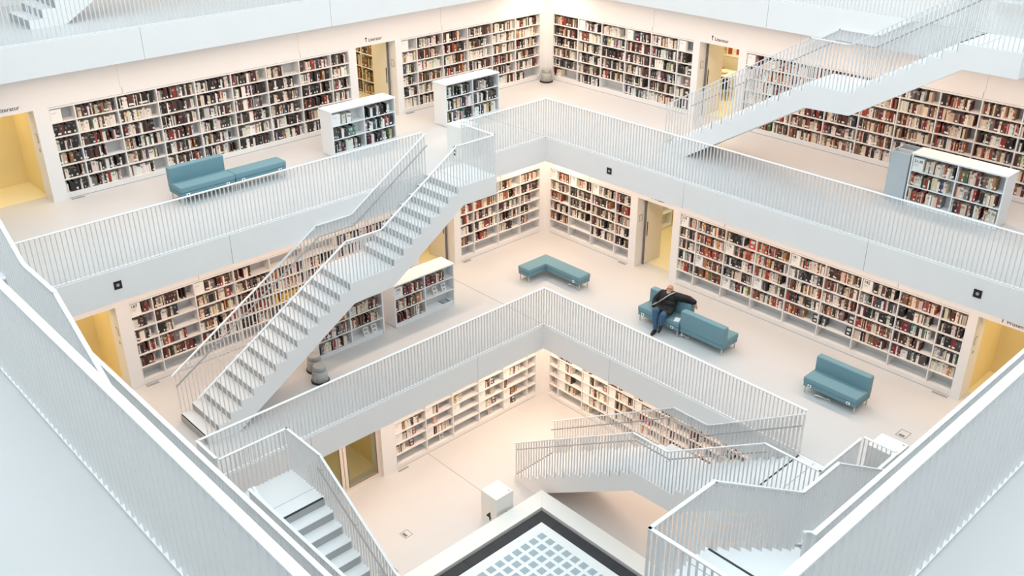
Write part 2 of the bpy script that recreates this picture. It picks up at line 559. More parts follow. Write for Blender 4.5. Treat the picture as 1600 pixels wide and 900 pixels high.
# glass double door on the lowest floor
gx0, gx1 = doorCL
gd = MB()
fw = 0.07
gd.box(gx0, gx1, 0.16, 0.24, SH - fw, SH).box(gx0, gx1, 0.16, 0.24, 0, 0.09)
gd.box(gx1 - fw, gx1, 0.16, 0.24, 0.09, SH - fw).box(gx0, gx0 + fw, 0.16, 0.24, 0.09, SH - fw)
mid = -5.13
gd.box(mid - 0.10, mid - 0.012, 0.16, 0.24, 0.09, SH - fw).box(mid + 0.012, mid + 0.10, 0.16, 0.24, 0.09, SH - fw)
gdo = struct(gd.build('door_5', M['oak'], None, loc=local(ROT_LEFT, WC, ZC), rot=(0, 0, ROT_LEFT)), 'pale framed glass double door on the lowest floor', 'door')
for a, c in ((gx0 + fw, mid - 0.10), (mid + 0.10, gx1 - fw)):
    MB().box(a, c, 0.195, 0.205, 0.09, SH - fw).build('pane', M['glass'], gdo)
    g = MB()
    g.box(a, c, 0.155, 0.16, 0.09, 0.115).box(a, c, 0.155, 0.16, SH - fw - 0.025, SH - fw).box(a, a + 0.025, 0.155, 0.16, 0.115, SH - fw - 0.025).box(c - 0.025, c, 0.155, 0.16, 0.115, SH - fw - 0.025)
    g.build('pane_seal', M['joint'], gdo)

# ------------------------------------------------------------------ books
rng = random.Random(7)
BOOKS = []          # dicts: world matrix, dims, colour, compartment key
PAL = {
    'dark': [((0.020, 0.017, 0.016), 'black', 6), ((0.085, 0.022, 0.018), 'dark red', 4), ((0.075, 0.042, 0.030), 'dark brown', 5), ((0.80, 0.74, 0.67), 'white', 7),
             ((0.64, 0.53, 0.41), 'cream', 4.5), ((0.26, 0.035, 0.028), 'red', 1.3), ((0.20, 0.19, 0.185), 'grey', 1.6), ((0.35, 0.16, 0.06), 'orange brown', .9), ((0.03, 0.045, 0.08), 'dark blue', .35)],
    'red': [((0.33, 0.05, 0.032), 'red', 3.4), ((0.13, 0.028, 0.022), 'dark red', 4), ((0.72, 0.58, 0.44), 'cream', 6), ((0.82, 0.76, 0.69), 'white', 6), ((0.025, 0.02, 0.019), 'black', 3.6),
            ((0.48, 0.20, 0.07), 'orange', 1.6), ((0.22, 0.12, 0.07), 'brown', 3), ((0.20, 0.19, 0.185), 'grey', 1.2), ((0.05, 0.07, 0.12), 'dark blue', .35), ((0.10, 0.16, 0.07), 'green', .25)],
    'grey': [((0.015, 0.015, 0.016), 'black', 7), ((0.075, 0.073, 0.075), 'dark grey', 4), ((0.80, 0.79, 0.76), 'white', 6.5), ((0.34, 0.33, 0.33), 'grey', 2.5), ((0.20, 0.025, 0.03), 'dark red', 1.5),
             ((0.05, 0.07, 0.14), 'dark blue', .6), ((0.06, 0.25, 0.13), 'green', .5), ((0.62, 0.48, 0.20), 'yellow', .7)],
    'pale': [((0.80, 0.72, 0.61), 'cream', 6), ((0.84, 0.79, 0.73), 'white', 6), ((0.05, 0.04, 0.04), 'black', 2), ((0.20, 0.06, 0.04), 'dark red', 1.2), ((0.42, 0.25, 0.12), 'brown', 1.2)],
    'mono': [((0.018, 0.016, 0.016), 'black', 6), ((0.09, 0.035, 0.03), 'dark brown', 2), ((0.78, 0.72, 0.66), 'white', 3)],
    'yellow': [((0.70, 0.46, 0.07), 'yellow', 1)],
    'room': [((0.25, 0.17, 0.10), 'brown', 4), ((0.06, 0.05, 0.04), 'black', 4), ((0.65, 0.55, 0.40), 'cream', 4), ((0.30, 0.07, 0.04), 'red', 1)],
}


def pick(pal):
    L = PAL[pal]
    t = rng.random() * sum(x[2] for x in L)
    for c, n, w in L:
        t -= w
        if t <= 0: break
    k = 0.72 + 0.36 * rng.random()
    return tuple(min(0.9, x * k) for x in c), n


def fill(mw, x0, x1, z, rowh, frac, pal, where, depth=0.30, setback=0.045):
    """row of books standing in local frame mw from x0 to x1 (frac filled), bottoms at z"""
    x = x0 + 0.008
    end = x0 + (x1 - x0) * frac - 0.01
    run = 0
    col = None
    while True:
        if run <= 0:
            run = rng.choice((1, 1, 1, 1, 2, 2, 3))
            col = pick(pal)
            th0 = rng.uniform(0.017, 0.043)
            h0 = rng.uniform(0.68, 0.93) * (rowh - 0.02)
            d0 = rng.uniform(0.16, 0.22)
        run -= 1
        th = th0 * rng.uniform(0.85, 1.15)
        h = h0 * rng.uniform(0.97, 1.03)
        d = d0
        if x + th > end: break
        c = tuple(min(0.9, v * rng.uniform(0.9, 1.1)) for v in col[0])
        sb = setback + rng.uniform(0, 0.012)
        BOOKS.append(dict(m=mw, x=x, y=sb, z=z, t=th - 0.0012, d=d, h=h, c=c, n=col[1], w=where, lab=rng.random() < 0.3))
        x += th
        if rng.random() < 0.035: x += rng.uniform(0.02, 0.09)
    return x


PAGES = (0.66, 0.57, 0.47)


def book_geo(b):
    """vertices, faces, face colours of a closed book standing on its tail, spine to -Y"""
    t, d, h = b['t'], b['d'], b['h']
    x0, y0, z0 = b['x'], b['y'], b['z']
    k = min(0.004, t * 0.16)
    V, F, C = [], [], []

    def bx(a, c, e, f, g, i, cols):
        n = len(V)
        V.extend([(x0 + a, y0 + e, z0 + g), (x0 + c, y0 + e, z0 + g), (x0 + c, y0 + f, z0 + g), (x0 + a, y0 + f, z0 + g),
                  (x0 + a, y0 + e, z0 + i), (x0 + c, y0 + e, z0 + i), (x0 + c, y0 + f, z0 + i), (x0 + a, y0 + f, z0 + i)])
        for q in ((0, 3, 2, 1), (4, 5, 6, 7), (0, 1, 5, 4), (1, 2, 6, 5), (2, 3, 7, 6), (3, 0, 4, 7)):
            F.append(tuple(n + j for j in q))
            C.append(cols)
    return V, F, C, bx, k


def book_cover(b):
    V, F, C, bx, k = book_geo(b)
    t, d, h, c = b['t'], b['d'], b['h'], b['c']
    # spine split in bands: tail label, body, title band
    z1, z2 = h * 0.12, h * 0.30
    lab = (0.80, 0.78, 0.74) if b['lab'] else c
    lum = sum(c) / 3
    ti = tuple(min(.9, v * 1.9 + 0.12) for v in c) if lum < 0.35 else tuple(v * 0.45 for v in c)
    bx(0, t, 0, k, 0, z1, c)
    bx(0, t, 0, k, z1, z2, lab)
    bx(0, t, 0, k, z2, h * 0.62, c)
    bx(0, t, 0, k, h * 0.62, h * 0.82, ti if (int(t * 1e5) % 3 == 0) else c)
    bx(0, t, 0, k, h * 0.82, h, c)
    bx(0, k, k, d, 0, h, c)
    bx(t - k, t, k, d, 0, h, c)
    return V, F, C


def book_pages(b):
    V, F, C, bx, k = book_geo(b)
    bx(k, b['t'] - k, k, b['d'] - 0.004, 0.003, b['h'] - 0.003, PAGES)
    return V, F, C


def coloured_mesh(name, V, F, C):
    me = bpy.data.meshes.new(name)
    me.from_pydata(V, [], F)
    me.materials.append(M['book'])
    ca = me.color_attributes.new('Col', 'FLOAT_COLOR', 'CORNER')
    buf = []
    for f, c in zip(F, C):
        buf.extend([c[0], c[1], c[2], 1.0] * len(f))
    ca.data.foreach_set('color', buf)
    me.update()
    return me


# ------------------------------------------------------------------ bookcases
def frame_mat(rot, loc):
    return Matrix.Translation(loc) @ Matrix.Rotation(rot, 4, 'Z')


SIGNS = []
ROWN = ['top', 'second', 'third', 'fourth', 'fifth', 'bottom']


def built_in(rot, w, z, xs, label, short, pals, empty=(), partial=None, signs=None, rows=6, special=None):
    """wall shelf recessed in the wall; xs = upright positions"""
    loc = local(rot, w, z)
    t = thing('wall_bookshelf', label, 'bookshelf', loc, rot)
    mw = frame_mat(rot, loc)
    D = 0.32
    plinth = 0.13
    top = SH - 0.035
    x0, x1 = xs[0], xs[-1]
    rh = (top - plinth) / rows
    th = 0.026
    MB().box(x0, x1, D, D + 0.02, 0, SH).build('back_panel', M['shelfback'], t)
    MB().box(x0, x1, 0.004, D, 0, plinth - th / 2).build('plinth', M['shelf'], t)
    MB().box(x0 + 0.03, x1 - 0.03, 0.001, 0.004, 0.014, 0.021).build('plinth_groove', M['joint'], t)
    MB().box(x0, x1, 0.0, D, top + th / 2, SH - 0.006).build('top_panel', M['shelf'], t)
    MB().box(x0, x1, 0.004, 0.3, SH - 0.006, SH).build('shadow_gap', M['joint'], t)
    um = MB().box(-0.013, 0.013, 0.0, D, plinth - th / 2, top + th / 2).mesh('upright', M['shelf'])
    for i, x in enumerate(xs):
        xx = x + (0.013 if i == 0 else (-0.013 if i == len(xs) - 1 else 0))
        link('upright', um, t, (xx, 0, 0))
    cache = {}
    for i in range(len(xs) - 1):
        a, c = xs[i] + (0.026 if i == 0 else 0.013), xs[i + 1] - (0.026 if i == len(xs) - 2 else 0.013)
        wd = round(c - a, 4)
        if wd not in cache: cache[wd] = MB().box(0, wd, 0.002, D, -th / 2, th / 2).mesh('shelf', M['shelf'])
        for r in range(rows + 1):
            link('shelf', cache[wd], t, (a, 0, plinth + r * rh))
    signs = signs or {}
    partial = partial or {}
    special = special or {}
    for i in range(len(xs) - 1):
        a, c = xs[i] + (0.028 if i == 0 else 0.014), xs[i + 1] - (0.028 if i == len(xs) - 2 else 0.014)
        for r in range(rows):
            zr = plinth + (rows - 1 - r) * rh + th / 2
            rowh = rh - th
            where = '%s shelf, %s bay, %s' % (ROWN[r], ORD[i], short)
            s = a
            if (i, r) in signs:
                SIGNS.append((rot, loc, a + 0.01, 0.03, zr, signs[(i, r)], rowh, '%s bay, %s' % (ORD[i], short), r))
                s = a + 0.29 if rowh > .28 else a + .26
            if (i, r) in empty: continue
            fr = partial.get((i, r))
            if fr is None:
                fr = rng.choice((0.99, 0.97, 0.95, 0.92, 0.84))
            p = special.get((i, r)) or (pals if isinstance(pals, str) else rng.choice(pals))
            fill(mw, s, c, zr, rowh, fr, p, where)
    return t


def grid(bays, rows):
    return {(i, r) for i in bays for r in rows}


built_in(ROT_LEFT, WA, ZA, AL1, 'long white wall bookshelf full of dark books, upper left', 'upper left wall shelf', ['dark', 'dark', 'dark', 'mono', 'pale'],
         signs={(0, 0): ''}, partial={(0, 0): 0.0, (6, 0): .55, (2, 5): .7, (1, 3): .6}, special={(1, 1): 'pale'})
built_in(ROT_LEFT, WA, ZA, AL2, 'white wall bookshelf between the doorway and the upper corner', 'shelf left of upper corner', ['dark', 'dark', 'red', 'pale'],
         signs={(0, 0): ''}, partial={(0, 0): 0.0, (5, 5): .4, (2, 0): .75})
built_in(ROT_RIGHT, WA, ZA, AR1, 'white wall bookshelf right of the upper corner', 'shelf right of upper corner', ['dark', 'dark', 'mono', 'pale', 'grey'],
         signs={(1, 0): '', (3, 0): '', (5, 0): ''}, partial={(5, 0): 0.0, (0, 5): .35, (5, 1): .6, (5, 2): .7, (5, 3): .3, (5, 4): .6}, empty={(2, 5)})
built_in(ROT_RIGHT, WA, ZA, AR2, 'long wall bookshelf full of red and cream books, upper right', 'upper right wall shelf', ['red', 'red', 'red', 'dark'],
         signs={(0, 0): ''}, partial={(0, 0): .3})
built_in(ROT_LEFT, WB, ZB, BL1, 'long white wall bookshelf behind the left staircase', 'shelf behind left staircase', ['red', 'dark', 'dark'],
         signs={(0, 0): '187', (2, 0): ''}, empty=grid(range(9), [5]) | {(5, 0), (4, 0)},
         partial={(0, 0): .7, (0, 1): .75, (0, 2): .8, (0, 3): .9, (0, 4): .75, (1, 0): .85, (1, 1): .6, (1, 2): .45, (1, 3): .7, (1, 4): .9, (3, 0): .5},
         special={(4, 2): 'red', (4, 3): 'yellow', (5, 3): 'yellow'})
built_in(ROT_LEFT, WB, ZB, BL2, 'white wall bookshelf left of the middle corner', 'shelf left of middle corner', ['red', 'red', 'dark'],
         empty=grid(range(4), [5]), partial={(0, 4): .7, (1, 4): .6, (2, 4): .7, (3, 4): .45, (3, 3): .55, (3, 2): .6, (2, 0): .7, (3, 0): .9, (1, 0): .9})
built_in(ROT_RIGHT, WB, ZB, BR1, 'white wall bookshelf right of the middle corner', 'shelf right of middle corner', ['red', 'dark', 'dark'],
         signs={(0, 0): '171', (1, 0): '172', (2, 0): '173'}, empty=grid(range(4), [5]) | {(1, 4)},
         partial={(0, 1): .8, (0, 2): .6, (0, 4): .9, (1, 2): .8, (1, 3): .8, (2, 1): .78, (2, 4): .85})
built_in(ROT_RIGHT, WB, ZB, BR2, 'longest white wall bookshelf, behind the seated man', 'shelf behind seated man', ['dark', 'red', 'red', 'grey'],
         signs={(0, 0): '174', (1, 3): '175', (2, 1): '176', (2, 4): '178', (3, 3): '179', (4, 0): '181', (6, 0): '182'},
         empty=grid(range(9), [5]), partial={(2, 0): .62, (4, 4): .6, (5, 3): .7, (5, 4): .25, (6, 4): .85, (6, 0): .85, (7, 0): .9, (7, 1): .8, (7, 2): .85, (7, 3): .72, (7, 4): .92},
         special={(6, 0): 'mono', (6, 1): 'grey', (6, 2): 'grey', (8, 1): 'mono', (8, 4): 'pale'})
clp = {(i, r): 0.0 for i in range(6) for r in range(6)}
clp.update({(0, 2): .75, (0, 3): .5, (0, 4): .35, (1, 4): .75, (2, 2): .4, (3, 2): .35, (4, 2): .5, (4, 4): .35, (1, 2): .35, (3, 4): .35, (4, 3): .2})
built_in(ROT_LEFT, WC, ZC, CL1, 'nearly empty white wall shelf left of the lowest corner', 'shelf left of lowest corner', 'pale',
         signs={(0, 2): '', (0, 3): '', (1, 2): '', (1, 4): '', (2, 3): '', (3, 2): '', (3, 3): '', (3, 4): '', (4, 2): '', (4, 4): '', (4, 5): ''}, partial=clp)
crp = {(i, r): rng.choice((.35, .6, .8, .5)) for i in range(8) for r in range(6)}
crp.update({(0, r): 0 for r in range(6)})
crp.update({(1, 5): 0, (2, 5): .3, (3, 5): 0, (4, 5): 0})
built_in(ROT_RIGHT, WC, ZC, CR1, 'white wall shelf with pale books behind the lowest staircase', 'shelf right of lowest corner', ['pale', 'pale', 'dark'],
         signs={(1, 2): '', (1, 3): '', (1, 4): '', (2, 2): '', (2, 3): '', (2, 4): '', (3, 2): '', (3, 3): '', (3, 4): '', (4, 2): '', (4, 4): ''}, partial=crp)


def free_case(rot, loc, L, label, short, pal, partial=None, signs=None, H=1.24, D=0.55, both=True, empty=(), rows=3):
    """double-sided low bookcase: local X 0..L, front at Y=0, depth D"""
    t = thing('bookcase', label, 'bookcase', loc, rot)
    mw = frame_mat(rot, Vector(loc))
    m = M['caseblue']
    th = 0.03
    pl = 0.10
    rh = (H - pl - 0.05) / rows
    MB().box(-0.02, L + 0.02, -0.01, D + 0.01, H - 0.035, H).build('top_panel', m, t, 0.003)
    MB().box(0.02, L - 0.02, 0.03, D - 0.03, 0, pl).build('plinth', m, t)
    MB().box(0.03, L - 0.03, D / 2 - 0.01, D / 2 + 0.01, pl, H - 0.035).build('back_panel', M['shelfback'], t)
    for x in (0, L - th):
        MB().box(x, x + th, 0, D, 0.02, H - 0.035).build('side_panel', m, t)
    MB().box(L / 2 - 0.013, L / 2 + 0.013, 0.002, D, pl, H - 0.035).build('upright', m, t)
    for i in range(2):
        a = th if i == 0 else L / 2 + 0.013
        c = L / 2 - 0.013 if i == 0 else L - th
        for r in range(rows):
            zr = pl + r * rh
            MB().box(a, c, 0.002, D / 2 - 0.01, zr, zr + 0.025).build('shelf', m, t)
            if both: MB().box(a, c, D / 2 + 0.01, D - 0.002, zr, zr + 0.025).build('shelf', m, t)
        for r in range(rows):
            zz = pl + (rows - 1 - r) * rh + 0.025
            s = a
            if signs and (i, r) in signs:
                SIGNS.append((rot, loc, a + 0.01, 0.02, zz, signs[(i, r)], rh - 0.03, '%s half, %s' % (('left', 'right')[i], short), r))
                s = a + 0.30
            if (i, r) in empty: continue
            fr = (partial or {}).get((i, r), rng.choice((.97, .93, .88)))
            fill(mw, s, c, zz, rh - 0.03, fr, pal, '%s shelf, %s half, %s' % ((('top', 'middle', 'bottom') if rows == 3 else ROWN)[r], ('left', 'right')[i], short), setback=0.02)
    return t


free_case(ROT_LEFT, (2.77, -5.02, ZA), 2.03, 'low white bookcase in front of the upper left doorway', 'low case before upper left doorway', 'grey',
          partial={(0, 0): .55, (0, 1): .75}, signs={(0, 0): ''})
free_case(ROT_LEFT, (-1.03, -5.02, ZA), 2.03, 'low white bookcase nearest the upper corner', 'low case nearest upper corner', 'grey', partial={(0, 1): .98, (1, 0): .85})
free_case(ROT_RIGHT, (-4.96, 6.70, ZA), 2.10, 'low white bookcase with the sign 31-35 at the right', 'low case signed 31-35', 'red',
          signs={(0, 0): '31-35'}, partial={(0, 0): .95, (0, 2): .85, (1, 0): .85})
free_case(ROT_LEFT, (2.95, -2.50, ZB), 2.0, 'low white bookcase by the doorway under the left staircase', 'low case by doorway under staircase', 'red',
          signs={(0, 0): '192'}, partial={(0, 0): .97, (0, 1): .95, (0, 2): .9, (1, 0): .75}, empty={(1, 1), (1, 2)})
free_case(ROT_LEFT, (5.32, -2.50, ZB), 2.0, 'low white bookcase half hidden by the left staircase', 'low case hidden by staircase', 'red',
          partial={(0, 2): .9, (1, 0): .9, (1, 1): .88}, empty={(1, 2)})
free_case(ROT_RIGHT, (-8.9, 6.3, ZD), 2.0, 'low white bookcase at the very top right corner', 'low case at top right corner', 'grey')
# row of shelving inside the upper left room
free_case(ROT_RIGHT, (-1.20, -10.30, ZA), 1.95, 'cream bookcase seen through the upper left doorway', 'case in the upper left room', 'room', H=2.25, D=0.4, both=False, rows=5)
free_case(ROT_LEFT, (-6.25, -1.75, ZB), 1.3, 'pale bookcase seen through the doorway near the seated man', 'case in the room near the man', 'room', H=1.5, D=0.4, both=False,
          partial={(0, 0): .4, (1, 0): .4}, empty={(0, 1), (0, 2), (1, 1), (1, 2)})

# grey browsing box beside the 31-35 case
t = thing('browsing_box', 'tall grey browsing box beside the low bookcase signed 31-35', 'display box', (-4.96, 6.20, ZA), ROT_RIGHT)
MB().box(0, 0.46, 0, 0.03, 0, 1.18).build('front_panel', M['endpanel'], t)
MB().box(0, 0.46, 0.52, 0.55, 0, 1.22).build('back_panel', M['endpanel'], t)
MB().box(0, 0.03, 0.03, 0.52, 0, 1.19).build('side_panel', M['endpanel'], t)
MB().box(0.43, 0.46, 0.03, 0.52, 0, 1.19).build('side_panel', M['endpanel'], t)
MB().box(0.03, 0.43, 0.26, 0.28, 0.5, 1.19).build('divider', M['caseblue'], t)
MB().box(0.03, 0.43, 0.03, 0.52, 0.9, 0.92).build('tray', M['shelfback'], t)
for k, (ya, c) in enumerate(((0.06, (0.30, 0.06, 0.05)), (0.31, (0.22, 0.05, 0.05)))):
    b = dict(t=0.03, d=0.34, h=0.2, x=0, y=0, z=0, c=c, lab=False)
    V, F, C_ = book_cover(b)
    me = coloured_mesh('picture_book', V, F, C_)
    o = link('picture_book', me, None)
    o.matrix_world = frame_mat(ROT_RIGHT, (-4.96, 6.20, ZA)) @ Matrix.Translation((0.06, ya + 0.1, 0.925)) @ Matrix.Rotation(-PI / 2, 4, 'Z') @ Matrix.Rotation(0.25, 4, 'Y')
    tag(o, ['dark red picture book in the front tray of the grey browsing box', 'dark red picture book in the rear tray of the grey browsing box'][k], 'book', 'picture books in the grey browsing box')

# ------------------------------------------------------------------ section signs on the shelves
txt_cache = {}
scount = {}
for (rot, loc, x, y, z, txt, rowh, where, r) in SIGNS:
    h = min(rowh * 0.92, 0.285)
    wd = 0.245
    rn = (('top', 'middle', 'bottom') if 'half' in where else ROWN)[r]
    lab = ('white sign card %s, %s shelf, %s' % (txt, rn, where)) if txt else ('white sign card with small print, %s shelf, %s' % (rn, where))
    o = MB().box(0, wd, 0, 0.10, 0, h).build('section_sign', M['card'], None, 0.002)
    o.matrix_world = frame_mat(rot, Vector(loc)) @ Matrix.Translation((x, y, z))
    tag(o, lab, 'sign', 'white section signs on the shelves')
    if txt:
        k = txt
        if k not in txt_cache: txt_cache[k] = text_mesh(txt, 0.10 if len(txt) < 4 else 0.084, M['ink'], 0.001, 'LEFT', 0.002)
        link('number', txt_cache[k], o, (0.025, -0.001, h - 0.095), (PI / 2, 0, 0))
    lines = MB()
    for q in range(3 if txt else 2):
        lines.box(0.028, 0.028 + (0.12, 0.09, 0.11)[q], -0.0015, 0.0, h - 0.135 - q * 0.022 + (0 if txt else .06), h - 0.129 - q * 0.022 + (0 if txt else .06))
    lines.build('text_lines', M['handrail'], o)

# ------------------------------------------------------------------ place the books
camv = Vector(CAM)
Rc = Euler((1.09836, 0.0030, 2.38828)).to_matrix()


def px(p):
    c = Rc.transposed() @ (p - camv)
    if c.z >= -0.1: return None
    return (800 + 1500.5 * c.x / -c.z, 450 - 1500.5 * c.y / -c.z, -c.z)


groups = {}
for b in BOOKS:
    b['p'] = b['m'] @ Vector((b['x'], b['y'], b['z'] + b['h'] / 2))
    groups.setdefault((b['w'],), []).append(b)
score = []
for k, L in groups.items():
    q = px(L[len(L) // 2]['p'])
    if q is None or not (0 < q[0] < 1600 and 0 < q[1] < 900): continue
    w = k[0]
    hidden = any(s in w for s in ('behind left staircase', 'upper left room', 'room near', 'top right corner', 'hidden by', 'lowest'))
    if 'behind left staircase' in w and ('first bay' in w or 'second bay' in w): hidden = False
    if hidden: continue
    if 'upper right' in w: continue
    score.append((q[2], k))
score.sort()
single = set()
total = 0
for d, k in score:
    n = len(groups[k])
    if total + n > 300: continue
    single.add(k)
    total += n
sV, sF, sC = [], [], []
for k, L in groups.items():
    if k in single:
        L.sort(key=lambda q: q['x'])
        for kk, b in enumerate(L):
            mw = b['m'] @ Matrix.Translation((b['x'], b['y'], b['z']))
            b2 = dict(b); b2['x'] = b2['y'] = b2['z'] = 0
            V, F, C_ = book_cover(b2)
            o = link('book', coloured_mesh('book', V, F, C_))
            o.matrix_world = mw
            nth = '%d%s' % (kk + 1, {1: 'st', 2: 'nd', 3: 'rd'}.get((kk + 1) % 10 if kk + 1 not in (11, 12, 13) else 0, 'th'))
            tag(o, '%s book, %s from left, %s' % (b['n'], nth, b['w']), 'book', 'books, ' + b['w'])
            V, F, C_ = book_pages(b2)
            link('page_block', coloured_mesh('page_block', V, F, C_), o)
    else:
        for b in L:
            for fn in (book_cover, book_pages):
                V, F, C_ = fn(b)
                n = len(sV)
                m = b['m']
                sV.extend([tuple(m @ Vector(v)) for v in V])
                sF.extend([tuple(n + i for i in f) for f in F])
                sC.extend(C_)
o = link('shelved_books', coloured_mesh('shelved_books', sV, sF, sC))
tag(o, 'the many further books filling the shelves of all galleries', 'books', kind='stuff')

# ------------------------------------------------------------------ balustrades
BAR = MB().box(-0.005, 0.005, -0.021, 0.021, 0, 1).mesh('baluster', M['bars'])
STEP = 0.095


def bar(parent, p, ang, h):
    o = bpy.data.objects.new('baluster', BAR)
    COL.objects.link(o)
    o.parent = parent
    o.location = p
    o.rotation_euler = (0, 0, ang)
    o.scale = (1, 1, h)


def balustrade(label, p0, p1, z, ends=(False, False)):
    p0 = Vector((p0[0], p0[1], z)); p1 = Vector((p1[0], p1[1], z))
    d = p1 - p0
    L = d.length
    ang = math.atan2(d.y, d.x)
    t = thing('balustrade', label, 'railing', p0, ang, 'gallery balustrades')
    s0 = 0.034 if ends[0] else -0.02
    MB().box(s0, L + (-0.034 if ends[1] else 0.02), -0.032, 0.032, RAIL - 0.016, RAIL).build('top_rail', M['rail'], t, 0.003)
    MB().box(max(s0, 0), L - (0.034 if ends[1] else 0), -0.028, 0.028, 0.0, 0.012).build('base_rail', M['rail'], t)
    n = max(1, int(round(L / STEP)))
    for i in range(1 if ends[0] else 0, n + (0 if ends[1] else 1)):
        bar(t, (min(max(L * i / n, 0.006), L - 0.006), 0, 0.012), 0, RAIL - 0.028)
    return t


i_ = 0.035
# D, the topmost gallery in view
balustrade('long white balustrade of the gallery along the top left edge', (ED - i_, ED - i_), (13.0, ED - i_), ZD)
balustrade('white balustrade of the gallery at the top right, ending at the staircase', (ED - i_, ED - i_), (ED - i_, 7.60), ZD, (True, False))
balustrade('short white balustrade beyond the upper right staircase landing', (ED - i_, 8.88), (ED - i_, 12.5), ZD)
balustrade('big near white balustrade running down the left edge of the picture', (NXD + i_, 3.0), (NXD + i_, NYD + i_), ZD)
balustrade('big near white balustrade running down the right edge of the picture', (2.0, NYD + i_), (NXD + i_, NYD + i_), ZD, (False, True))
# A
balustrade('white balustrade from the upper corner to the pillar numbered 6', (EA - i_, EA - i_), (0.53, EA - i_), ZA)
balustrade('long white balustrade in front of the sofa at the upper left', (1.82, EA - i_), (NXA, EA - i_), ZA)
balustrade('long white balustrade in front of the bookcase signed 31-35', (EA - i_, EA - i_), (EA - i_, NYA), ZA, (True, False))
balustrade('white balustrade seen as a thin line just inside the near left one', (NXA + i_, EA - i_), (NXA + i_, NYA), ZA)
balustrade('white balustrade seen as a thin line just inside the near right one', (EA - i_, NYA + i_), (7.60, NYA + i_), ZA)
balustrade('short white balustrade piece right of the lowest near landing', (8.90, NYA + i_), (NXA, NYA + i_), ZA)
# B
balustrade('white balustrade below the left staircase, around the lower void', (-i_, -i_), (NXB, -i_), ZB)
balustrade('white balustrade in front of the seated man', (-i_, -i_), (-i_, 7.66), ZB, (True, False))
balustrade('short white balustrade beside the pillar at the lower right', (-i_, 8.97), (-i_, NYB), ZB)
balustrade('short white balustrade at the lower left landing', (NXB + i_, -i_), (NXB + i_, 0.73), ZB)
balustrade('white balustrade hidden behind the lower left stair', (NXB + i_, 2.02), (NXB + i_, NYB), ZB)
balustrade('white balustrade on the near right of the lower void', (-i_, NYB + i_), (NXB, NYB + i_), ZB)

# ------------------------------------------------------------------ staircases
RIS = 4.0 / 22
T1, T2 = 0.288, 0.30
U1 = 1.25
U2 = U1 + 7 * T1
U3 = U2 + 1.264
UB = U3 + 13 * T2


def tread_z(u):
    if u < U1: return 0.0
    if u < U2: return -RIS * (int((u - U1) / T1 + 1e-6) + 1)
    if u < U3: return -RIS * 8
    if u < UB: return -RIS * (9 + int((u - U3) / T2 + 1e-6))
    return -4.0


RTOP = 1.04
ZM = -8 * RIS


def rail_z(u):
    if u <= U1: return RTOP
    if u <= U2 + T1: return RTOP + (ZM) * (u - U1) / (U2 + T1 - U1)
    if u <= U3: return ZM + RTOP
    return ZM + RTOP + (-4 + RIS - ZM) * (u - U3) / (UB - U3)


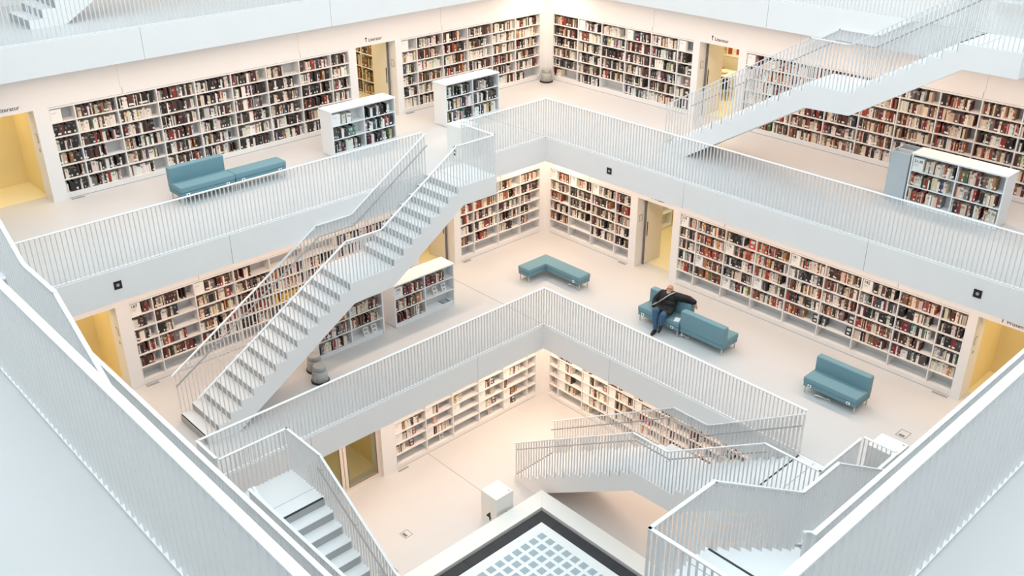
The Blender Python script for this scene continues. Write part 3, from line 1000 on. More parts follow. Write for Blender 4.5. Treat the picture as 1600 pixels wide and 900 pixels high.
def staircase(label, rz, loc, Wd=1.28, outer_hand=True, first_edge=True, top_strip=True):
    t = thing('staircase', label, 'staircase', loc, rz)
    # body profile (u,z)
    prof = [(0, 0.0), (U1, 0.0)]
    z = 0.0
    for k in range(8):
        u = U1 + k * T1
        prof.append((u, z - RIS)) if k == 0 else prof.append((u, z - RIS))
        z -= RIS
        if k < 7: prof.append((u + T1, z))
    prof.append((U3, z))
    for k in range(14):
        u = U3 + k * T2
        prof.append((u, z - RIS))
        z -= RIS
        if k < 13: prof.append((u + T2, z))
    prof += [(7.68, -4.0), (4.45, -2.0), (3.33, -1.95), (1.08, -0.5), (0, -0.5)]
    b = MB()
    b.prism(list(reversed(prof)), 0.02, Wd, lambda p, q, a: (p, a, q))
    b.build('stair_body', M['stair'], t)
    # landings and treads, thin plates laid on the body
    MB().box(0.012, U1 - 0.012, 0.05, Wd - 0.03, 0.0, 0.008).build('landing_plate', M['tread'], t)
    MB().box(U2 + 0.01, U3 - 0.006, 0.05, Wd - 0.03, ZM, ZM + 0.008).build('landing_plate', M['tread'], t)
    m1 = MB().box(0.006, T1 + 0.008, 0.04, Wd - 0.012, 0, 0.010).mesh('tread', M['tread'])
    m2 = MB().box(0.006, T2 + 0.008, 0.04, Wd - 0.012, 0, 0.010).mesh('tread', M['tread'])
    for k in range(7): link('tread', m1, t, (U1 + k * T1, 0, -RIS * (k + 1)))
    for k in range(13): link('tread', m2, t, (U3 + k * T2, 0, -RIS * (9 + k)))
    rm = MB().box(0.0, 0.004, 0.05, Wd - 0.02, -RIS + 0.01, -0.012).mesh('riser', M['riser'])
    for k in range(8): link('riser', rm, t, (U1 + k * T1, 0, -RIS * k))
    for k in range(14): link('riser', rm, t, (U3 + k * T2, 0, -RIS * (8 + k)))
    ns = MB().box(-0.03, 0.003, 0.06, Wd - 0.05, -0.03, 0.0125).mesh('nosing_strip', M['nosing'])
    if top_strip: link('nosing_strip', ns, t, (U1, 0, 0))
    if first_edge:
        link('nosing_strip', ns, t, (UB, 0, -4 + RIS))
    MB().box(0.86, 0.868, 0.06, Wd - 0.05, 0.008, 0.0095).build('landing_joint', M['joint'], t)

    def railing(name, v, path_start, hand, side):
        r = thing(name, None, None)
        r.parent = t
        us = [U1, U2 + T1, U3, UB + 0.02]
        pts = [(u, v, rail_z(u)) for u in us]
        if path_start == 'landing':
            pts = [(0.03, 0.0, RTOP), (0.03, v, RTOP)] + pts
        tr = MB()
        for a, c in zip(pts[:-1], pts[1:]):
            d = (Vector(c) - Vector(a)).normalized() * 0.02
            tr.seg(Vector(a) - d, Vector(c) + d, 0.05, 0.022)
        tr.build('top_rail', M['rail'], r)
        if hand:
            hv = v - side * 0.085
            hp = [(u, hv, rail_z(u) - 0.25) for u in us]
            h = MB().tube(hp, 0.017, 8)
            for a, c in zip(hp[:-1], hp[1:]):
                n = max(2, int((Vector(c) - Vector(a)).length / 1.1))
                for i in range(n + 1):
                    p = Vector(a).lerp(Vector(c), (i + .05) / (n + .1))
                    h.seg(p, (p.x, v, p.z - 0.03), 0.012, 0.012)
            h.build('handrail', M['handrail'], r)
        if path_start == 'landing':
            n = int(v / STEP)
            for i in range(n):
                bar(r, (0.03, v * i / n + 0.02, 0.0), PI / 2, RTOP)
            u = 0.03
        else:
            u = U1 + 0.02
        while u < UB + 0.02:
            zb = tread_z(u) - 0.0
            bar(r, (u, v, zb), 0, rail_z(u) - zb - 0.005)
            u += STEP
        return r

    railing('stair_railing', Wd - 0.02, 'landing', outer_hand, 1)
    railing('stair_railing', 0.045, 'edge', True, -1)
    return t


staircase('white staircase climbing across the left side to the pillar numbered 6', 0.0, (0.55, EA + 0.02, ZA), outer_hand=False, top_strip=False)
staircase('white staircase at the upper right coming down from the top gallery', -PI / 2, (ED + 0.02, 8.87, ZD), 1.33, outer_hand=False)
staircase('white staircase whose foot stands at the top left corner', 0.0, (0.57, EE + 0.02, ZE), outer_hand=False, first_edge=False)
staircase('lowest white staircase going down right of the fountain', -PI / 2, (EB + 0.02, 8.95, ZB), 1.53)
staircase('white staircase with pale blue steps at the lower left', PI / 2, (NXB - 0.02, 0.74, ZB), 1.50)
staircase('white staircase with wide landing at the bottom right', PI, (8.87, NYA - 0.02, ZA), 1.30, outer_hand=False)
staircase('white staircase at the left edge, mostly behind the near balustrade', PI / 2, (NXD - 0.02, 0.82, ZD), 1.06, outer_hand=False)

# ------------------------------------------------------------------ upholstered seats


def rbox(b, x0, x1, y0, y1, z0, z1):
    return b.box(x0, x1, y0, y1, z0, z1)


def seat_legs(t, pts):
    for x, y in pts:
        MB().lathe([(0.017, 0.0), (0.017, 0.185)], 12, (x, y)).build('leg', M['steel'], t, smooth=False)


def socket(t, x, y, z, rot=0):
    b = MB()
    o = MB().box(x - 0.045, x + 0.045, y - 0.008, y, z - 0.035, z + 0.035).build('socket_plate', M['caseblue'], t)
    MB().lathe([(0.018, 0), (0.018, 0.004)], 12).build('socket_hole', M['black'], o, loc=(x, y - 0.008, z), rot=(PI / 2, 0, 0))


def sofa(label, rz, loc, L=1.35, D=0.66, sockets=True):
    """local X along, front at Y=0, back at Y=D"""
    t = thing('sofa', label, 'sofa', loc, rz, 'teal upholstered seats')
    MB().box(0.01, L - 0.01, 0.01, D - 0.01, 0.185, 0.295).build('base', M['teal2'], t, 0.012, True)
    MB().box(0, L, 0, D - 0.17, 0.297, 0.43).build('seat_cushion', M['teal'], t, 0.022, True)
    MB().box(0, L, D - 0.19, D, 0.297, 0.79).build('backrest', M['teal'], t, 0.028, True)
    seat_legs(t, [(0.05, 0.05), (L - 0.05, 0.05), (0.05, D - 0.05), (L - 0.05, D - 0.05)])
    if sockets:
        socket(t, 0.17, 0.01, 0.24)
        socket(t, L - 0.2, 0.01, 0.24)
    return t


sofa('teal sofa standing alone on the right, below the long bookshelf', ROT_RIGHT, (-2.10, 6.42, ZB))
sofa('teal sofa the man is sitting on', ROT_RIGHT, (-1.98, 1.53, ZB), 1.34)
sofa('teal sofa turned with its back to the void, beside the man', ROT_RIGHT + PI, (-2.69, 4.21, ZB), 1.33, 0.66, False)
sofa('teal sofa with backrest at the upper left', ROT_LEFT, (7.17, -4.66, ZA), 1.38, 0.66)
# straight bench beside the upper left sofa
t = thing('bench', 'long teal bench without back beside the upper left sofa', 'bench', (5.78, -4.66, ZA), ROT_LEFT, 'teal upholstered seats')
MB().box(0.01, 1.37, 0.01, 0.44, 0.185, 0.295).build('base', M['teal2'], t, 0.012, True)
MB().box(0, 1.38, 0, 0.45, 0.297, 0.43).build('seat_cushion', M['teal'], t, 0.022, True)
seat_legs(t, [(0.05, 0.05), (1.33, 0.05), (0.05, 0.4), (1.33, 0.4)])
socket(t, 0.2, 0.01, 0.24)
socket(t, 1.2, 0.01, 0.24)
# L-shaped bench
t = thing('corner_bench', 'L shaped teal bench near the middle corner', 'bench', (-2.50, -2.43, ZB), 0, 'teal upholstered seats')


def lshape(i, z0, z1):
    P = [(i, i), (1.13 - i, i), (1.13 - i, 0.45 - i), (0.45 - i, 0.45 - i), (0.45 - i, 1.78 - i), (i, 1.78 - i)]
    return MB().prism(P, z0, z1, lambda p, q, a: (p, q, a))


lshape(0.01, 0.185, 0.295).build('base', M['teal2'], t, 0.012, True)
lshape(0.0, 0.297, 0.43).build('seat_cushion', M['teal'], t, 0.022, True)
seat_legs(t, [(0.05, 0.05), (1.08, 0.05), (1.08, 0.40), (0.40, 1.73), (0.05, 1.73)])
sk = MB().box(0.438, 0.448, 1.50, 1.58, 0.205, 0.275).build('socket_plate', M['caseblue'], t)
MB().lathe([(0.018, 0), (0.018, 0.004)], 12).build('socket_hole', M['black'], sk, loc=(0.448, 1.54, 0.24), rot=(0, PI / 2, 0))


def cable(label, pts):
    o = MB().tube(pts, 0.012, 6).build('power_cable', M['rail'], None, smooth=True)
    tag(o, label, 'cable', 'white power cables under the seats')


def arc(x, y0, y1, sag, z0):
    out = []
    for i in range(13):
        s = i / 12
        out.append((x + 0.06 * math.sin(s * 6.28), y0 + (y1 - y0) * s, z0 + 0.10 * abs(math.sin(s * PI * 1.5)) * (1 - s * .6)))
    return out


cable('white power cable hanging under the sofa on the right', arc(-2.16, 6.72, 7.12, 0.05, 0.014))
cable('white power cable under the teal corner bench', arc(-2.12, -1.15, -0.80, 0.05, 0.014))
cable('white power cable between the two sofas by the man', arc(-2.12, 2.85, 3.12, 0.05, 0.014))


# ------------------------------------------------------------------ numbered pillars
def pillar(label, loc, num, zh=0.90, s=0.575, faces=(1, 1)):
    """local: visible faces +X and +Y"""
    t = thing('number_pillar', label, 'pillar', loc, 0, 'white pillars with the floor number')
    MB().box(0, s, 0, s, 0.0, zh).build('block', M['stone'], t, 0.003)
    a = 0.16
    MB().box(a, s - a, a, s - a, zh, zh + 0.003).build('touch_field', M['plate'], t)
    MB().box(0.06, 0.10, s - 0.10, s - 0.05, zh, zh + 0.003).build('top_mark', M['handrail'], t)
    me = text_mesh(num, 0.36, M['ink'], 0.002, 'CENTER', 0.006)
    link('numeral', me, t, (s + 0.002, s * 0.5, 0.12), (PI / 2, 0, PI / 2))
    link('numeral', me, t, (s * 0.5, s + 0.002, 0.12), (PI / 2, 0, PI))
    return t


pillar('white block pillar numbered 6 at the top of the left staircase', (-0.03, -3.09, ZA), '6')
pillar('white block pillar numbered 4 behind the fountain', (2.62, 1.03, ZC), '4')
pillar('white block pillar half hidden at the lower right landing', (-0.67, 9.03, ZB), '5')

# ------------------------------------------------------------------ fountain
F0, F1 = 1.69, 7.95
t = thing('fountain', 'square white stone fountain with blue glass tiles at the bottom', 'fountain', (0, 0, ZC))
rw, rz = 0.48, 0.45


def mitre(side):
    a, b = F0, F1
    P = {'a': [(a, a), (b, a), (b - rw, a + rw), (a + rw, a + rw)], 'b': [(b, a), (b, b), (b - rw, b - rw), (b - rw, a + rw)],
         'c': [(b, b), (a, b), (a + rw, b - rw), (b - rw, b - rw)], 'd': [(a, b), (a, a), (a + rw, a + rw), (a + rw, b - rw)]}[side]
    g = 0.002
    cx = sum(p[0] for p in P) / 4; cy = sum(p[1] for p in P) / 4
    P = [(p[0] + (g if p[0] < cx else -g), p[1]) for p in P]
    return MB().prism(P, 0, rz, lambda p, q, z: (p, q, z))


for s_ in 'abcd': mitre(s_).build('rim_stone', M['stone'], t)
MB().box(F0 + rw, F1 - rw, F0 + rw, F1 - rw, 0, 0.34).build('basin', M['grille'], t)
gz = 0.385
gi = F0 + rw + 0.05
gw = 0.30
# grating around the plate: segments with bars
gb_ = MB()
o_lo, o_hi = gi, F1 - rw - 0.05
segs = 8
for k in range(segs):
    a = o_lo + (o_hi - o_lo) * k / segs + 0.012
    c = o_lo + (o_hi - o_lo) * (k + 1) / segs - 0.012
    for (bx0, bx1, by0, by1) in ((a, c, o_lo, o_lo + gw), (a, c, o_hi - gw, o_hi), (o_lo, o_lo + gw, a, c), (o_hi - gw, o_hi, a, c)):
        g = MB()
        nb = 11
        if bx1 - bx0 > by1 - by0:
            for i in range(nb):
                y = by0 + (by1 - by0) * i / (nb - 1)
                g.box(bx0, bx1, y - 0.007, y + 0.007, gz - 0.03, gz)
            m_ = int((bx1 - bx0) / 0.05)
            for i in range(m_ + 1):
                x = bx0 + (bx1 - bx0) * i / m_
                g.box(x - 0.006, x + 0.006, by0, by1, gz - 0.03, gz - 0.006)
        else:
            for i in range(nb):
                x = bx0 + (bx1 - bx0) * i / (nb - 1)
                g.box(x - 0.007, x + 0.007, by0, by1, gz - 0.03, gz)
            m_ = int((by1 - by0) / 0.05)
            for i in range(m_ + 1):
                y = by0 + (by1 - by0) * i / m_
                g.box(bx0, bx1, y - 0.006, y + 0.006, gz - 0.03, gz - 0.006)
        g.build('grating', M['grate'], t)
pp = 2.53
MB().box(pp, 9.64 - pp, pp, 9.64 - pp, 0.34, 0.40).build('pool_plate', M['plate'], t)
tm = MB().box(-0.09, 0.09, -0.09, 0.09, 0, 0.006).mesh('glass_tile', M['tile'])
n_ = 0
for i in range(15):
    for j in range(15):
        x, y = 2.885 + 0.2765 * i, 2.90 + 0.2765 * j
        if i + j <= 12:
            link('glass_tile', tm, t, (x, y, 0.40))

# ------------------------------------------------------------------ round step stools


def stool(label, loc):
    t = thing('step_stool', label, 'stool', loc, 0, 'grey round step stools')
    MB().lathe([(0.215, 0.0), (0.22, 0.015), (0.22, 0.04), (0.205, 0.05)], 28).build('rubber_ring', M['black'], t, smooth=False)
    MB().lathe([(0.202, 0.045), (0.178, 0.30), (0.172, 0.31)], 28).build('step_body', M['stool'], t, smooth=True)
    MB().lathe([(0.160, 0.31), (0.148, 0.40), (0.147, 0.412)], 28).build('step_top', M['stool'], t, smooth=True)
    MB().lathe([(0.15, 0.412), (0.15, 0.425), (0.13, 0.43)], 28).build('top_pad', M['stool'], t, smooth=False)
    b = MB()
    for a in (0.4, 1.9, 3.4, 5.0):
        c, s = math.cos(a), math.sin(a)
        b.seg((0.192 * c, 0.192 * s, 0.08), (0.18 * c, 0.18 * s, 0.22), 0.02, 0.02)
    b.build('rib', M['stool'], t)
    return t


stool('grey round step stool standing in the upper corner', (-6.60, -6.58, ZA))
stool('grey round step stool farther from the railing under the left staircase', (5.62, -2.22, ZB))
stool('grey round step stool nearest the railing under the left staircase', (5.80, -1.72, ZB))


# ------------------------------------------------------------------ loudspeakers in the fascia
def speaker(label, loc, rz):
    t = thing('loudspeaker', label, 'loudspeaker', loc, rz, 'small black loudspeakers in the fascia')
    MB().box(-0.08, 0.08, -0.012, 0.0, -0.085, 0.085).build('housing', M['black'], t)
    MB().lathe([(0.035, 0), (0.028, 0.006), (0.012, 0.003)], 14).build('cone', M['handrail'], t, loc=(0, -0.012, 0), rot=(PI / 2, 0, 0))


speaker('black square loudspeaker on the left fascia', (9.72, EA + 0.025, 3.66), ROT_LEFT)
speaker('black square loudspeaker on the fascia near the middle corner', (EA + 0.025, -0.09, 3.64), ROT_RIGHT)
speaker('black square loudspeaker on the fascia at the right edge', (EA + 0.025, 9.59, 3.65), ROT_RIGHT)

# ------------------------------------------------------------------ desk in the upper right room
rx = WA - TW
t = thing('desk', 'cream desk seen through the upper right doorway', 'desk', (-9.0, -2.4, ZA), ROT_RIGHT)
MB().box(0, 1.3, 0, 0.8, 0.70, 0.74).build('desk_top', M['card'], t)
for x, y in ((0.05, 0.05), (1.25, 0.05), (0.05, 0.75), (1.25, 0.75)):
    MB().box(x - 0.025, x + 0.025, y - 0.025, y + 0.025, 0, 0.70).build('leg', M['black'], t)
MB().box(0.06, 1.2, 0.1, 0.12, 0.3, 0.69).build('modesty_panel', M['black'], t)
o = MB().box(0, 0.28, 0, 0.16, 0, 0.06).build('book_stack', M['red'], None, 0.004)
o.matrix_world = frame_mat(ROT_RIGHT, (-9.0, -2.4, ZA)) @ Matrix.Translation((0.35, 0.55, 0.74))
tag(o, 'small dark red case lying on the cream desk', 'case')
o = MB().lathe([(0.10, 0), (0.17, 0.04), (0.19, 0.09), (0.17, 0.09), (0.09, 0.02)], 20).build('bowl', M['oak'], None, smooth=True)
o.matrix_world = frame_mat(ROT_RIGHT, (-9.0, -2.4, ZA)) @ Matrix.Translation((0.85, 0.30, 0.74))
tag(o, 'beige shallow bowl on the cream desk', 'bowl')
t = thing('side_cabinet', 'pale cabinet at the back of the upper right room', 'cabinet', (-10.25, -2.9, ZA), ROT_RIGHT)
MB().box(0, 2.0, 0, 0.5, 0.05, 1.02).build('body', M['card'], t)
MB().box(-0.02, 2.02, -0.02, 0.5, 1.02, 1.05).build('top_panel', M['card'], t)
for k in range(3): MB().box(0.02 + k * 0.66, 0.66 + k * 0.66, -0.015, 0, 0.08, 1.0).build('cabinet_door', M['doorleaf'], t)
t = thing('carton', 'red and white carton on the cabinet in the upper right room', 'box', (-10.3, -2.15, ZA + 1.05), ROT_RIGHT)
MB().box(0, 0.55, 0, 0.35, 0, 0.36).build('body', M['card'], t)
MB().box(0.05, 0.2, -0.004, 0, 0.03, 0.33).build('red_print', M['red'], t)
MB().box(0.36, 0.5, -0.004, 0, 0.06, 0.33).build('red_print', M['red'], t)

# ------------------------------------------------------------------ face-out display books and loose items on shelves


def display_book(rot, loc, x, y, z, w, h, col, label, lean=0.16, d=0.02):
    V, F, C_ = [], [], []

    def bx(x0, x1, y0, y1, z0, z1, c):
        n = len(V)
        V.extend([(x0, y0, z0), (x1, y0, z0), (x1, y1, z0), (x0, y1, z0), (x0, y0, z1), (x1, y0, z1), (x1, y1, z1), (x0, y1, z1)])
        for q in ((0, 3, 2, 1), (4, 5, 6, 7), (0, 1, 5, 4), (1, 2, 6, 5), (2, 3, 7, 6), (3, 0, 4, 7)):
            F.append(tuple(n + j for j in q)); C_.append(c)
    bx(0, w, 0, 0.003, 0, h, col)
    bx(0, w, d - 0.003, d, 0, h, col)
    bx(0, 0.003, 0.003, d - 0.003, 0, h, col)
    inv = tuple(0.75 - 0.6 * c for c in col)
    bx(w * .18, w * .82, -0.001, 0.0, h * .55, h * .85, inv)
    bx(w * .25, w * .7, -0.001, 0.0, h * .15, h * .35, inv)
    o = link('display_book', coloured_mesh('display_book', V, F, C_))
    o.matrix_world = frame_mat(rot, Vector(loc)) @ Matrix.Translation((x, y, z)) @ Matrix.Rotation(-lean, 4, 'X')
    tag(o, label, 'book', 'books shown cover first')
    V2 = MB().box(0.003, w - 0.004, 0.003, d - 0.003, 0.003, h - 0.004)
    V2.build('page_block', M['paper'], o)
    return o


rhw = (SH - 0.035 - 0.13) / 6


def zrow(r): return 0.13 + (5 - r) * rhw + 0.0145


LB2 = local(ROT_RIGHT, WB, ZB)
LA2 = local(ROT_RIGHT, WA, ZA)
LC1 = local(ROT_LEFT, WC, ZC)
LC2 = local(ROT_RIGHT, WC, ZC)
LB1 = local(ROT_LEFT, WB, ZB)
display_book(ROT_RIGHT, LB2, 3.10, 0.06, zrow(0), 0.19, 0.26, (0.55, 0.05, 0.03), 'bright red book shown cover first behind the seated man')
display_book(ROT_RIGHT, LB2, 5.18, 0.06, zrow(4), 0.15, 0.22, (0.06, 0.05, 0.05), 'black book shown cover first, low in the shelf above the right sofa')
display_book(ROT_RIGHT, LB2, 6.10, 0.06, zrow(4), 0.16, 0.22, (0.02, 0.02, 0.02), 'black book shown cover first, beside a short row of yellow books')
display_book(ROT_RIGHT, LB2, 6.12, 0.06, zrow(3), 0.16, 0.22, (0.10, 0.05, 0.04), 'brown book shown cover first, above the right sofa')
display_book(ROT_LEFT, LB1, -6.60, 0.06, zrow(1), 0.17, 0.22, (0.38, 0.02, 0.03), 'crimson book shown cover first at the lower left shelf')
display_book(ROT_RIGHT, LA2, -1.22, 0.06, zrow(2), 0.17, 0.22, (0.03, 0.03, 0.035), 'black book shown cover first by the upper right doorway')
display_book(ROT_RIGHT, LA2, -1.28, 0.06, zrow(3), 0.15, 0.22, (0.40, 0.16, 0.10), 'rusty brown book shown cover first by the upper right doorway')
display_book(ROT_RIGHT, LA2, -1.25, 0.06, zrow(4), 0.15, 0.22, (0.05, 0.04, 0.04), 'dark book shown cover first low by the upper right doorway')
k_ = 0
for (x, r, c, n) in ((-3.05, 4, (0.20, 0.04, 0.03), 'dark red'), (-2.98, 2, (0.12, 0.05, 0.05), 'dark brown'), (-2.95, 3, (0.50, 0.10, 0.06), 'red'), (-2.2, 3, (0.62, 0.30, 0.24), 'pink'),
                     (-1.78, 4, (0.60, 0.52, 0.48), 'pale pink'), (-2.0, 5, (0.75, 0.72, 0.66), 'white'), (-1.32, 2, (0.78, 0.74, 0.68), 'cream'), (-0.05, 2, (0.05, 0.05, 0.09), 'dark blue'),
                     (-0.05, 3, (0.62, 0.46, 0.26), 'tan'), (0.0, 4, (0.14, 0.08, 0.07), 'brown'), (-0.15, 5, (0.66, 0.58, 0.48), 'beige'), (1.0, 2, (0.66, 0.60, 0.50), 'cream patterned'),
                     (0.85, 4, (0.30, 0.24, 0.22), 'grey brown'), (0.80, 5, (0.10, 0.09, 0.10), 'black')):
    display_book(ROT_LEFT, LC1, x, 0.08, zrow(r), 0.15, 0.22, c, '%s book shown cover first, %s row left of the lowest corner' % (n, ROWN[r]))
for (x, r, c, n) in ((-1.60, 4, (0.55, 0.35, 0.20), 'tan'), (0.35, 2, (0.35, 0.16, 0.08), 'rust brown'), (0.35, 3, (0.58, 0.36, 0.20), 'light brown'), (1.3, 2, (0.45, 0.22, 0.14), 'brown'),
                     (0.25, 5, (0.10, 0.11, 0.06), 'dark green'), (1.95, 3, (0.50, 0.03, 0.04), 'bright red')):
    display_book(ROT_RIGHT, LC2, x, 0.08, zrow(r), 0.17, 0.22, c, '%s book shown cover first, %s row right of the lowest corner' % (n, ROWN[r]))
CB1 = (2.95, -2.50, ZB)
CB2 = (5.32, -2.50, ZB)
display_book(ROT_LEFT, CB1, 1.32, 0.06, 0.494, 0.15, 0.22, (0.72, 0.70, 0.66), 'white leaflet leaning on the middle shelf by the doorway, left one', 0.3)
display_book(ROT_LEFT, CB1, 1.62, 0.06, 0.494, 0.15, 0.22, (0.70, 0.71, 0.72), 'white leaflet leaning on the middle shelf by the doorway, right one', 0.3)
display_book(ROT_LEFT, CB1, 1.60, 0.04, 0.127, 0.28, 0.20, (0.22, 0.28, 0.34), 'blue grey book lying on the empty bottom shelf by the doorway', PI / 2 - 0.02)
display_book(ROT_LEFT, CB2, 1.40, 0.06, 0.127, 0.16, 0.22, (0.70, 0.68, 0.66), 'white patterned book, left one on the shelf under the staircase', 0.3)
display_book(ROT_LEFT, CB2, 1.66, 0.06, 0.127, 0.16, 0.22, (0.72, 0.71, 0.70), 'white patterned book, right one on the shelf under the staircase', 0.3)

# ------------------------------------------------------------------ the seated man


class Blob:
    def __init__(s):
        s.bm = bmesh.new()

    def ell(s, c, r, rot=None, sub=2):
        m = Matrix.Translation(c)
        if rot: m = m @ Euler(rot).to_matrix().to_4x4()
        if not isinstance(r, tuple): r = (r, r, r)
        m = m @ Matrix.Diagonal((r[0], r[1], r[2], 1))
        bmesh.ops.create_icosphere(s.bm, subdivisions=sub, radius=1.0, matrix=m)
        return s

    def chain(s, pts, sub=2):
        """pts: (x,y,z,r)"""
        for a, b in zip(pts[:-1], pts[1:]):
            L = (Vector(a[:3]) - Vector(b[:3])).length
            n = max(2, int(L / (0.3 * min(a[3], b[3]))) + 1)
            for i in range(n + 1):
                f = i / n
                p = [a[k] * (1 - f) + b[k] * f for k in range(4)]
                s.ell(p[:3], p[3], None, sub)
        return s

    def build(s, name, m, parent, voxel, smooth_it=4):
        me = bpy.data.meshes.new(name)
        s.bm.to_mesh(me)
        s.bm.free()
        o = bpy.data.objects.new(name + '_tmp', me)
        COL.objects.link(o)
        rm = o.modifiers.new('remesh', 'REMESH')
        rm.mode = 'VOXEL'
        rm.voxel_size = voxel
        sm = o.modifiers.new('smooth', 'SMOOTH')
        sm.factor = 0.5
        sm.iterations = smooth_it
        bpy.context.view_layer.update()
        dg = bpy.context.evaluated_depsgraph_get()
        me2 = bpy.data.meshes.new_from_object(o.evaluated_get(dg))
        bpy.data.objects.remove(o, do_unlink=True)
        me2.materials.clear()
        me2.materials.append(m)
        for p in me2.polygons: p.use_smooth = True
        return link(name, me2, parent)


P = thing('person', 'man in a dark padded jacket and jeans reclining on the teal sofa', 'person', (0, 0, 0))
hc = Vector((-2.37, 2.23, 1.035))     # head centre
body = Blob()
# head: skull, jaw, nose, ears, brow; tilted back so that the face looks up and forward
HR = Matrix.Rotation(0.30, 3, 'Z') @ Matrix.Rotation(-0.55, 3, 'Y')
HE = tuple(HR.to_euler())


def hd(x, y, z): return hc + HR @ Vector((x, y, z))


body.ell(hd(-0.015, 0, 0.02), (0.102, 0.083, 0.108), HE)
body.ell(hd(0.030, 0.0, -0.055), (0.064, 0.062, 0.074), HE)
body.ell(hd(0.094, 0.0, -0.012), (0.030, 0.016, 0.028), HE)
body.ell(hd(0.074, 0.0, 0.032), (0.022, 0.058, 0.012), HE)
body.ell(hd(-0.01, 0.087, -0.01), (0.022, 0.013, 0.036), HE)
body.ell(hd(-0.01, -0.087, -0.01), (0.022, 0.013, 0.036), HE)
body.ell(hd(0.084, 0.0, -0.064), (0.014, 0.028, 0.008), HE)
body.chain([(-2.38, 2.23, 0.98, 0.055), (-2.36, 2.24, 0.88, 0.06), (-2.33, 2.26, 0.76, 0.11), (-2.27, 2.29, 0.62, 0.12), (-2.22, 2.30, 0.53, 0.125)])
# shoulders and arms
body.chain([(-2.35, 2.24, 0.86, 0.07), (-2.34, 2.06, 0.81, 0.062), (-2.32, 1.90, 0.60, 0.048), (-2.14, 1.96, 0.50, 0.036)])
body.chain([(-2.35, 2.26, 0.86, 0.07), (-2.40, 2.46, 0.885, 0.062), (-2.52, 2.74, 0.875, 0.048), (-2.55, 2.925, 0.825, 0.034)])
# left hand hanging over the backrest end: palm and five fingers
body.ell((-2.548, 2.955, 0.785), (0.036, 0.020, 0.045), (0.35, 0, 0))
for k, (dx, ln) in enumerate(((0.028, 0.062), (0.010, 0.075), (-0.008, 0.070), (-0.026, 0.056))):
    x = -2.548 + dx
    body.chain([(x, 2.965, 0.755, 0.0095), (x, 2.985, 0.755 - ln * 0.55, 0.009), (x - 0.002, 2.978, 0.755 - ln, 0.0075)])
body.chain([(-2.515, 2.945, 0.79, 0.011), (-2.498, 2.965, 0.765, 0.010), (-2.497, 2.975, 0.738, 0.008)])
# right hand at the jacket pocket
body.ell((-2.10, 1.985, 0.485), (0.042, 0.036, 0.022))
for k in range(4):
    y = 1.96 + 0.018 * k
    body.chain([(-2.07, y, 0.485, 0.0095), (-2.035, y + 0.008, 0.475, 0.009), (-2.022, y + 0.012, 0.452, 0.0075)])
body.chain([(-2.11, 2.01, 0.495, 0.011), (-2.08, 2.03, 0.50, 0.010), (-2.05, 2.035, 0.49, 0.008)])
# legs
body.chain([(-2.20, 2.23, 0.52, 0.085), (-1.88, 2.19, 0.57, 0.062), (-1.815, 2.275, 0.14, 0.042), (-1.79, 2.285, 0.06, 0.035), (-1.65, 2.32, 0.04, 0.03)])
body.chain([(-2.20, 2.38, 0.52, 0.085), (-1.88, 2.44, 0.545, 0.062), (-1.845, 2.42, 0.30, 0.042), (-1.83, 2.42, 0.22, 0.035), (-1.73, 2.47, 0.17, 0.03)])
bodyo = body.build('body', M['skin'], P, 0.0075, 3)

j = Blob()
j.ell((-2.32, 2.25, 0.83), (0.175, 0.265, 0.165), (0.16, 0.25, 0))
j.ell((-2.27, 2.27, 0.71), (0.190, 0.270, 0.175), (0.1, 0.3, 0))
j.ell((-2.20, 2.29, 0.60), (0.205, 0.275, 0.145), (0, 0.35, 0))
j.ell((-2.04, 2.20, 0.595), (0.135, 0.165, 0.095), (0, 0.15, 0))
j.ell((-2.05, 2.44, 0.580), (0.135, 0.160, 0.090), (0, 0.15, 0))
j.chain([(-2.34, 2.04, 0.85, 0.122), (-2.32, 1.87, 0.64, 0.102), (-2.17, 1.925, 0.53, 0.080)])
j.chain([(-2.37, 2.45, 0.915, 0.120), (-2.51, 2.74, 0.895, 0.095), (-2.545, 2.895, 0.855, 0.070)])
j.chain([(-2.40, 2.12, 0.92, 0.070), (-2.41, 2.34, 0.945, 0.070)])          # collar
j.chain([(-2.29, 2.14, 0.915, 0.050), (-2.29, 2.32, 0.935, 0.050)])
jo = j.build('jacket', M['jacket'], P, 0.011, 3)
# quilting seams and zip
zp = MB()
zp.tube([(-2.155, 2.26, 0.86), (-2.10, 2.275, 0.76), (-2.065, 2.285, 0.68), (-2.00, 2.30, 0.645)], 0.008, 6)
zp.build('zip', M['black'], jo)

g = Blob()
g.chain([(-2.20, 2.22, 0.53, 0.105), (-1.885, 2.19, 0.575, 0.092), (-1.85, 2.22, 0.42, 0.077), (-1.815, 2.275, 0.13, 0.062)])
g.chain([(-2.20, 2.38, 0.53, 0.105), (-1.885, 2.44, 0.545, 0.088), (-1.865, 2.43, 0.42, 0.074), (-1.845, 2.42, 0.29, 0.060)])
g.build('jeans', M['jeans'], P, 0.011, 3)

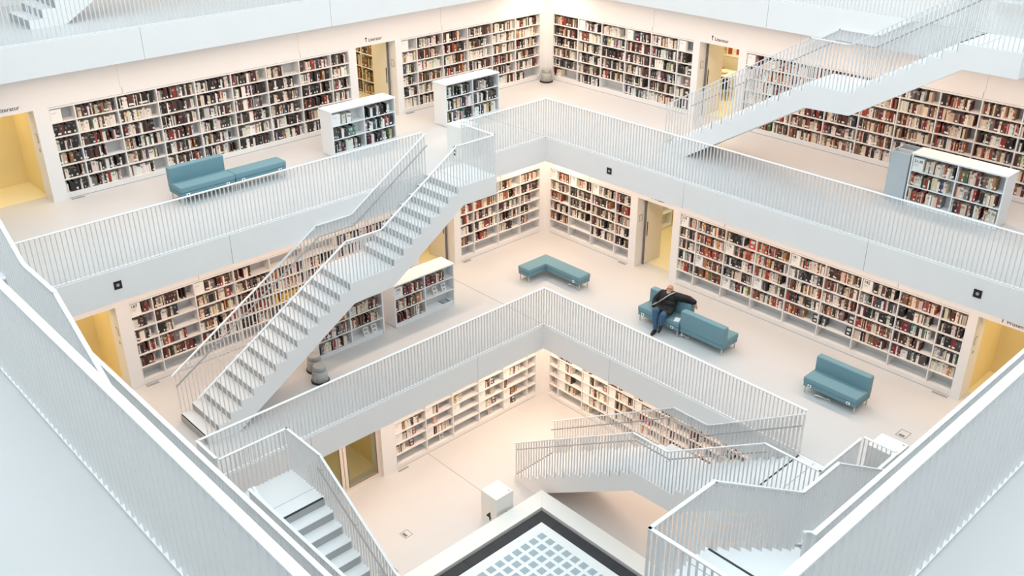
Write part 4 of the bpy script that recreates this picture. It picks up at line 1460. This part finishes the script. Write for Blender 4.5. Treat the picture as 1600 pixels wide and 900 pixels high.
for pts in ([(-1.815, 2.275, 0.055, 0.052), (-1.75, 2.29, 0.052, 0.052), (-1.62, 2.325, 0.042, 0.042)], [(-1.845, 2.42, 0.225, 0.052), (-1.79, 2.445, 0.205, 0.052), (-1.69, 2.49, 0.160, 0.042)]):
    s = Blob()
    s.chain(pts)
    a = Vector(pts[0][:3])
    s.ell(a + Vector((0, 0, 0.05)), (0.055, 0.05, 0.045))
    so = s.build('shoe', M['shoe'], P, 0.009, 2)

# cross-body strap over the jacket, running from the left shoulder to the right hip
st = MB()
pts = [(-2.34, 2.42, 1.035), (-2.20, 2.34, 0.975), (-2.125, 2.26, 0.885), (-2.080, 2.17, 0.79), (-2.055, 2.08, 0.705), (-1.985, 2.02, 0.655), (-2.02, 1.94, 0.60)]
for a, c in zip(pts[:-1], pts[1:]):
    st.seg(a, c, 0.045, 0.016)
st.build('bag_strap', M['strap'], P)
hr = Blob()
hr.ell(hd(-0.058, 0, 0.0), (0.070, 0.089, 0.085), HE)
hr.build('hair', M['hair'], P, 0.008, 2)
be = Blob()
be.ell(hd(0.046, 0, -0.090), (0.060, 0.061, 0.046), HE)
be.ell(hd(0.092, 0, -0.046), (0.016, 0.032, 0.010), HE)
be.build('beard', M['beard'], P, 0.007, 2)
for s in (-1, 1):
    MB().lathe([(0.004, -0.006), (0.011, -0.003), (0.012, 0.0), (0.011, 0.003), (0.004, 0.006)], 10).build('eye', M['eye'], P, loc=hd(0.084, s * 0.032, 0.010), rot=(HR @ Matrix.Rotation(PI / 2, 3, 'Y')).to_euler())
# papers beside him on the seat
o = MB().box(-0.10, 0.10, -0.07, 0.07, 0, 0.012).build('folded_paper', M['card'], None, loc=(-2.12, 2.72, 0.428), rot=(0, 0, 0.4))
tag(o, 'folded white paper on the seat beside the man', 'paper')
o = MB().lathe([(0.03, 0), (0.034, 0.05), (0.036, 0.085), (0.030, 0.085), (0.028, 0.01)], 16).build('paper_cup', M['card'], None, smooth=True, loc=(-2.30, 2.79, 0.428))
tag(o, 'small white cup on the seat beside the man', 'cup')
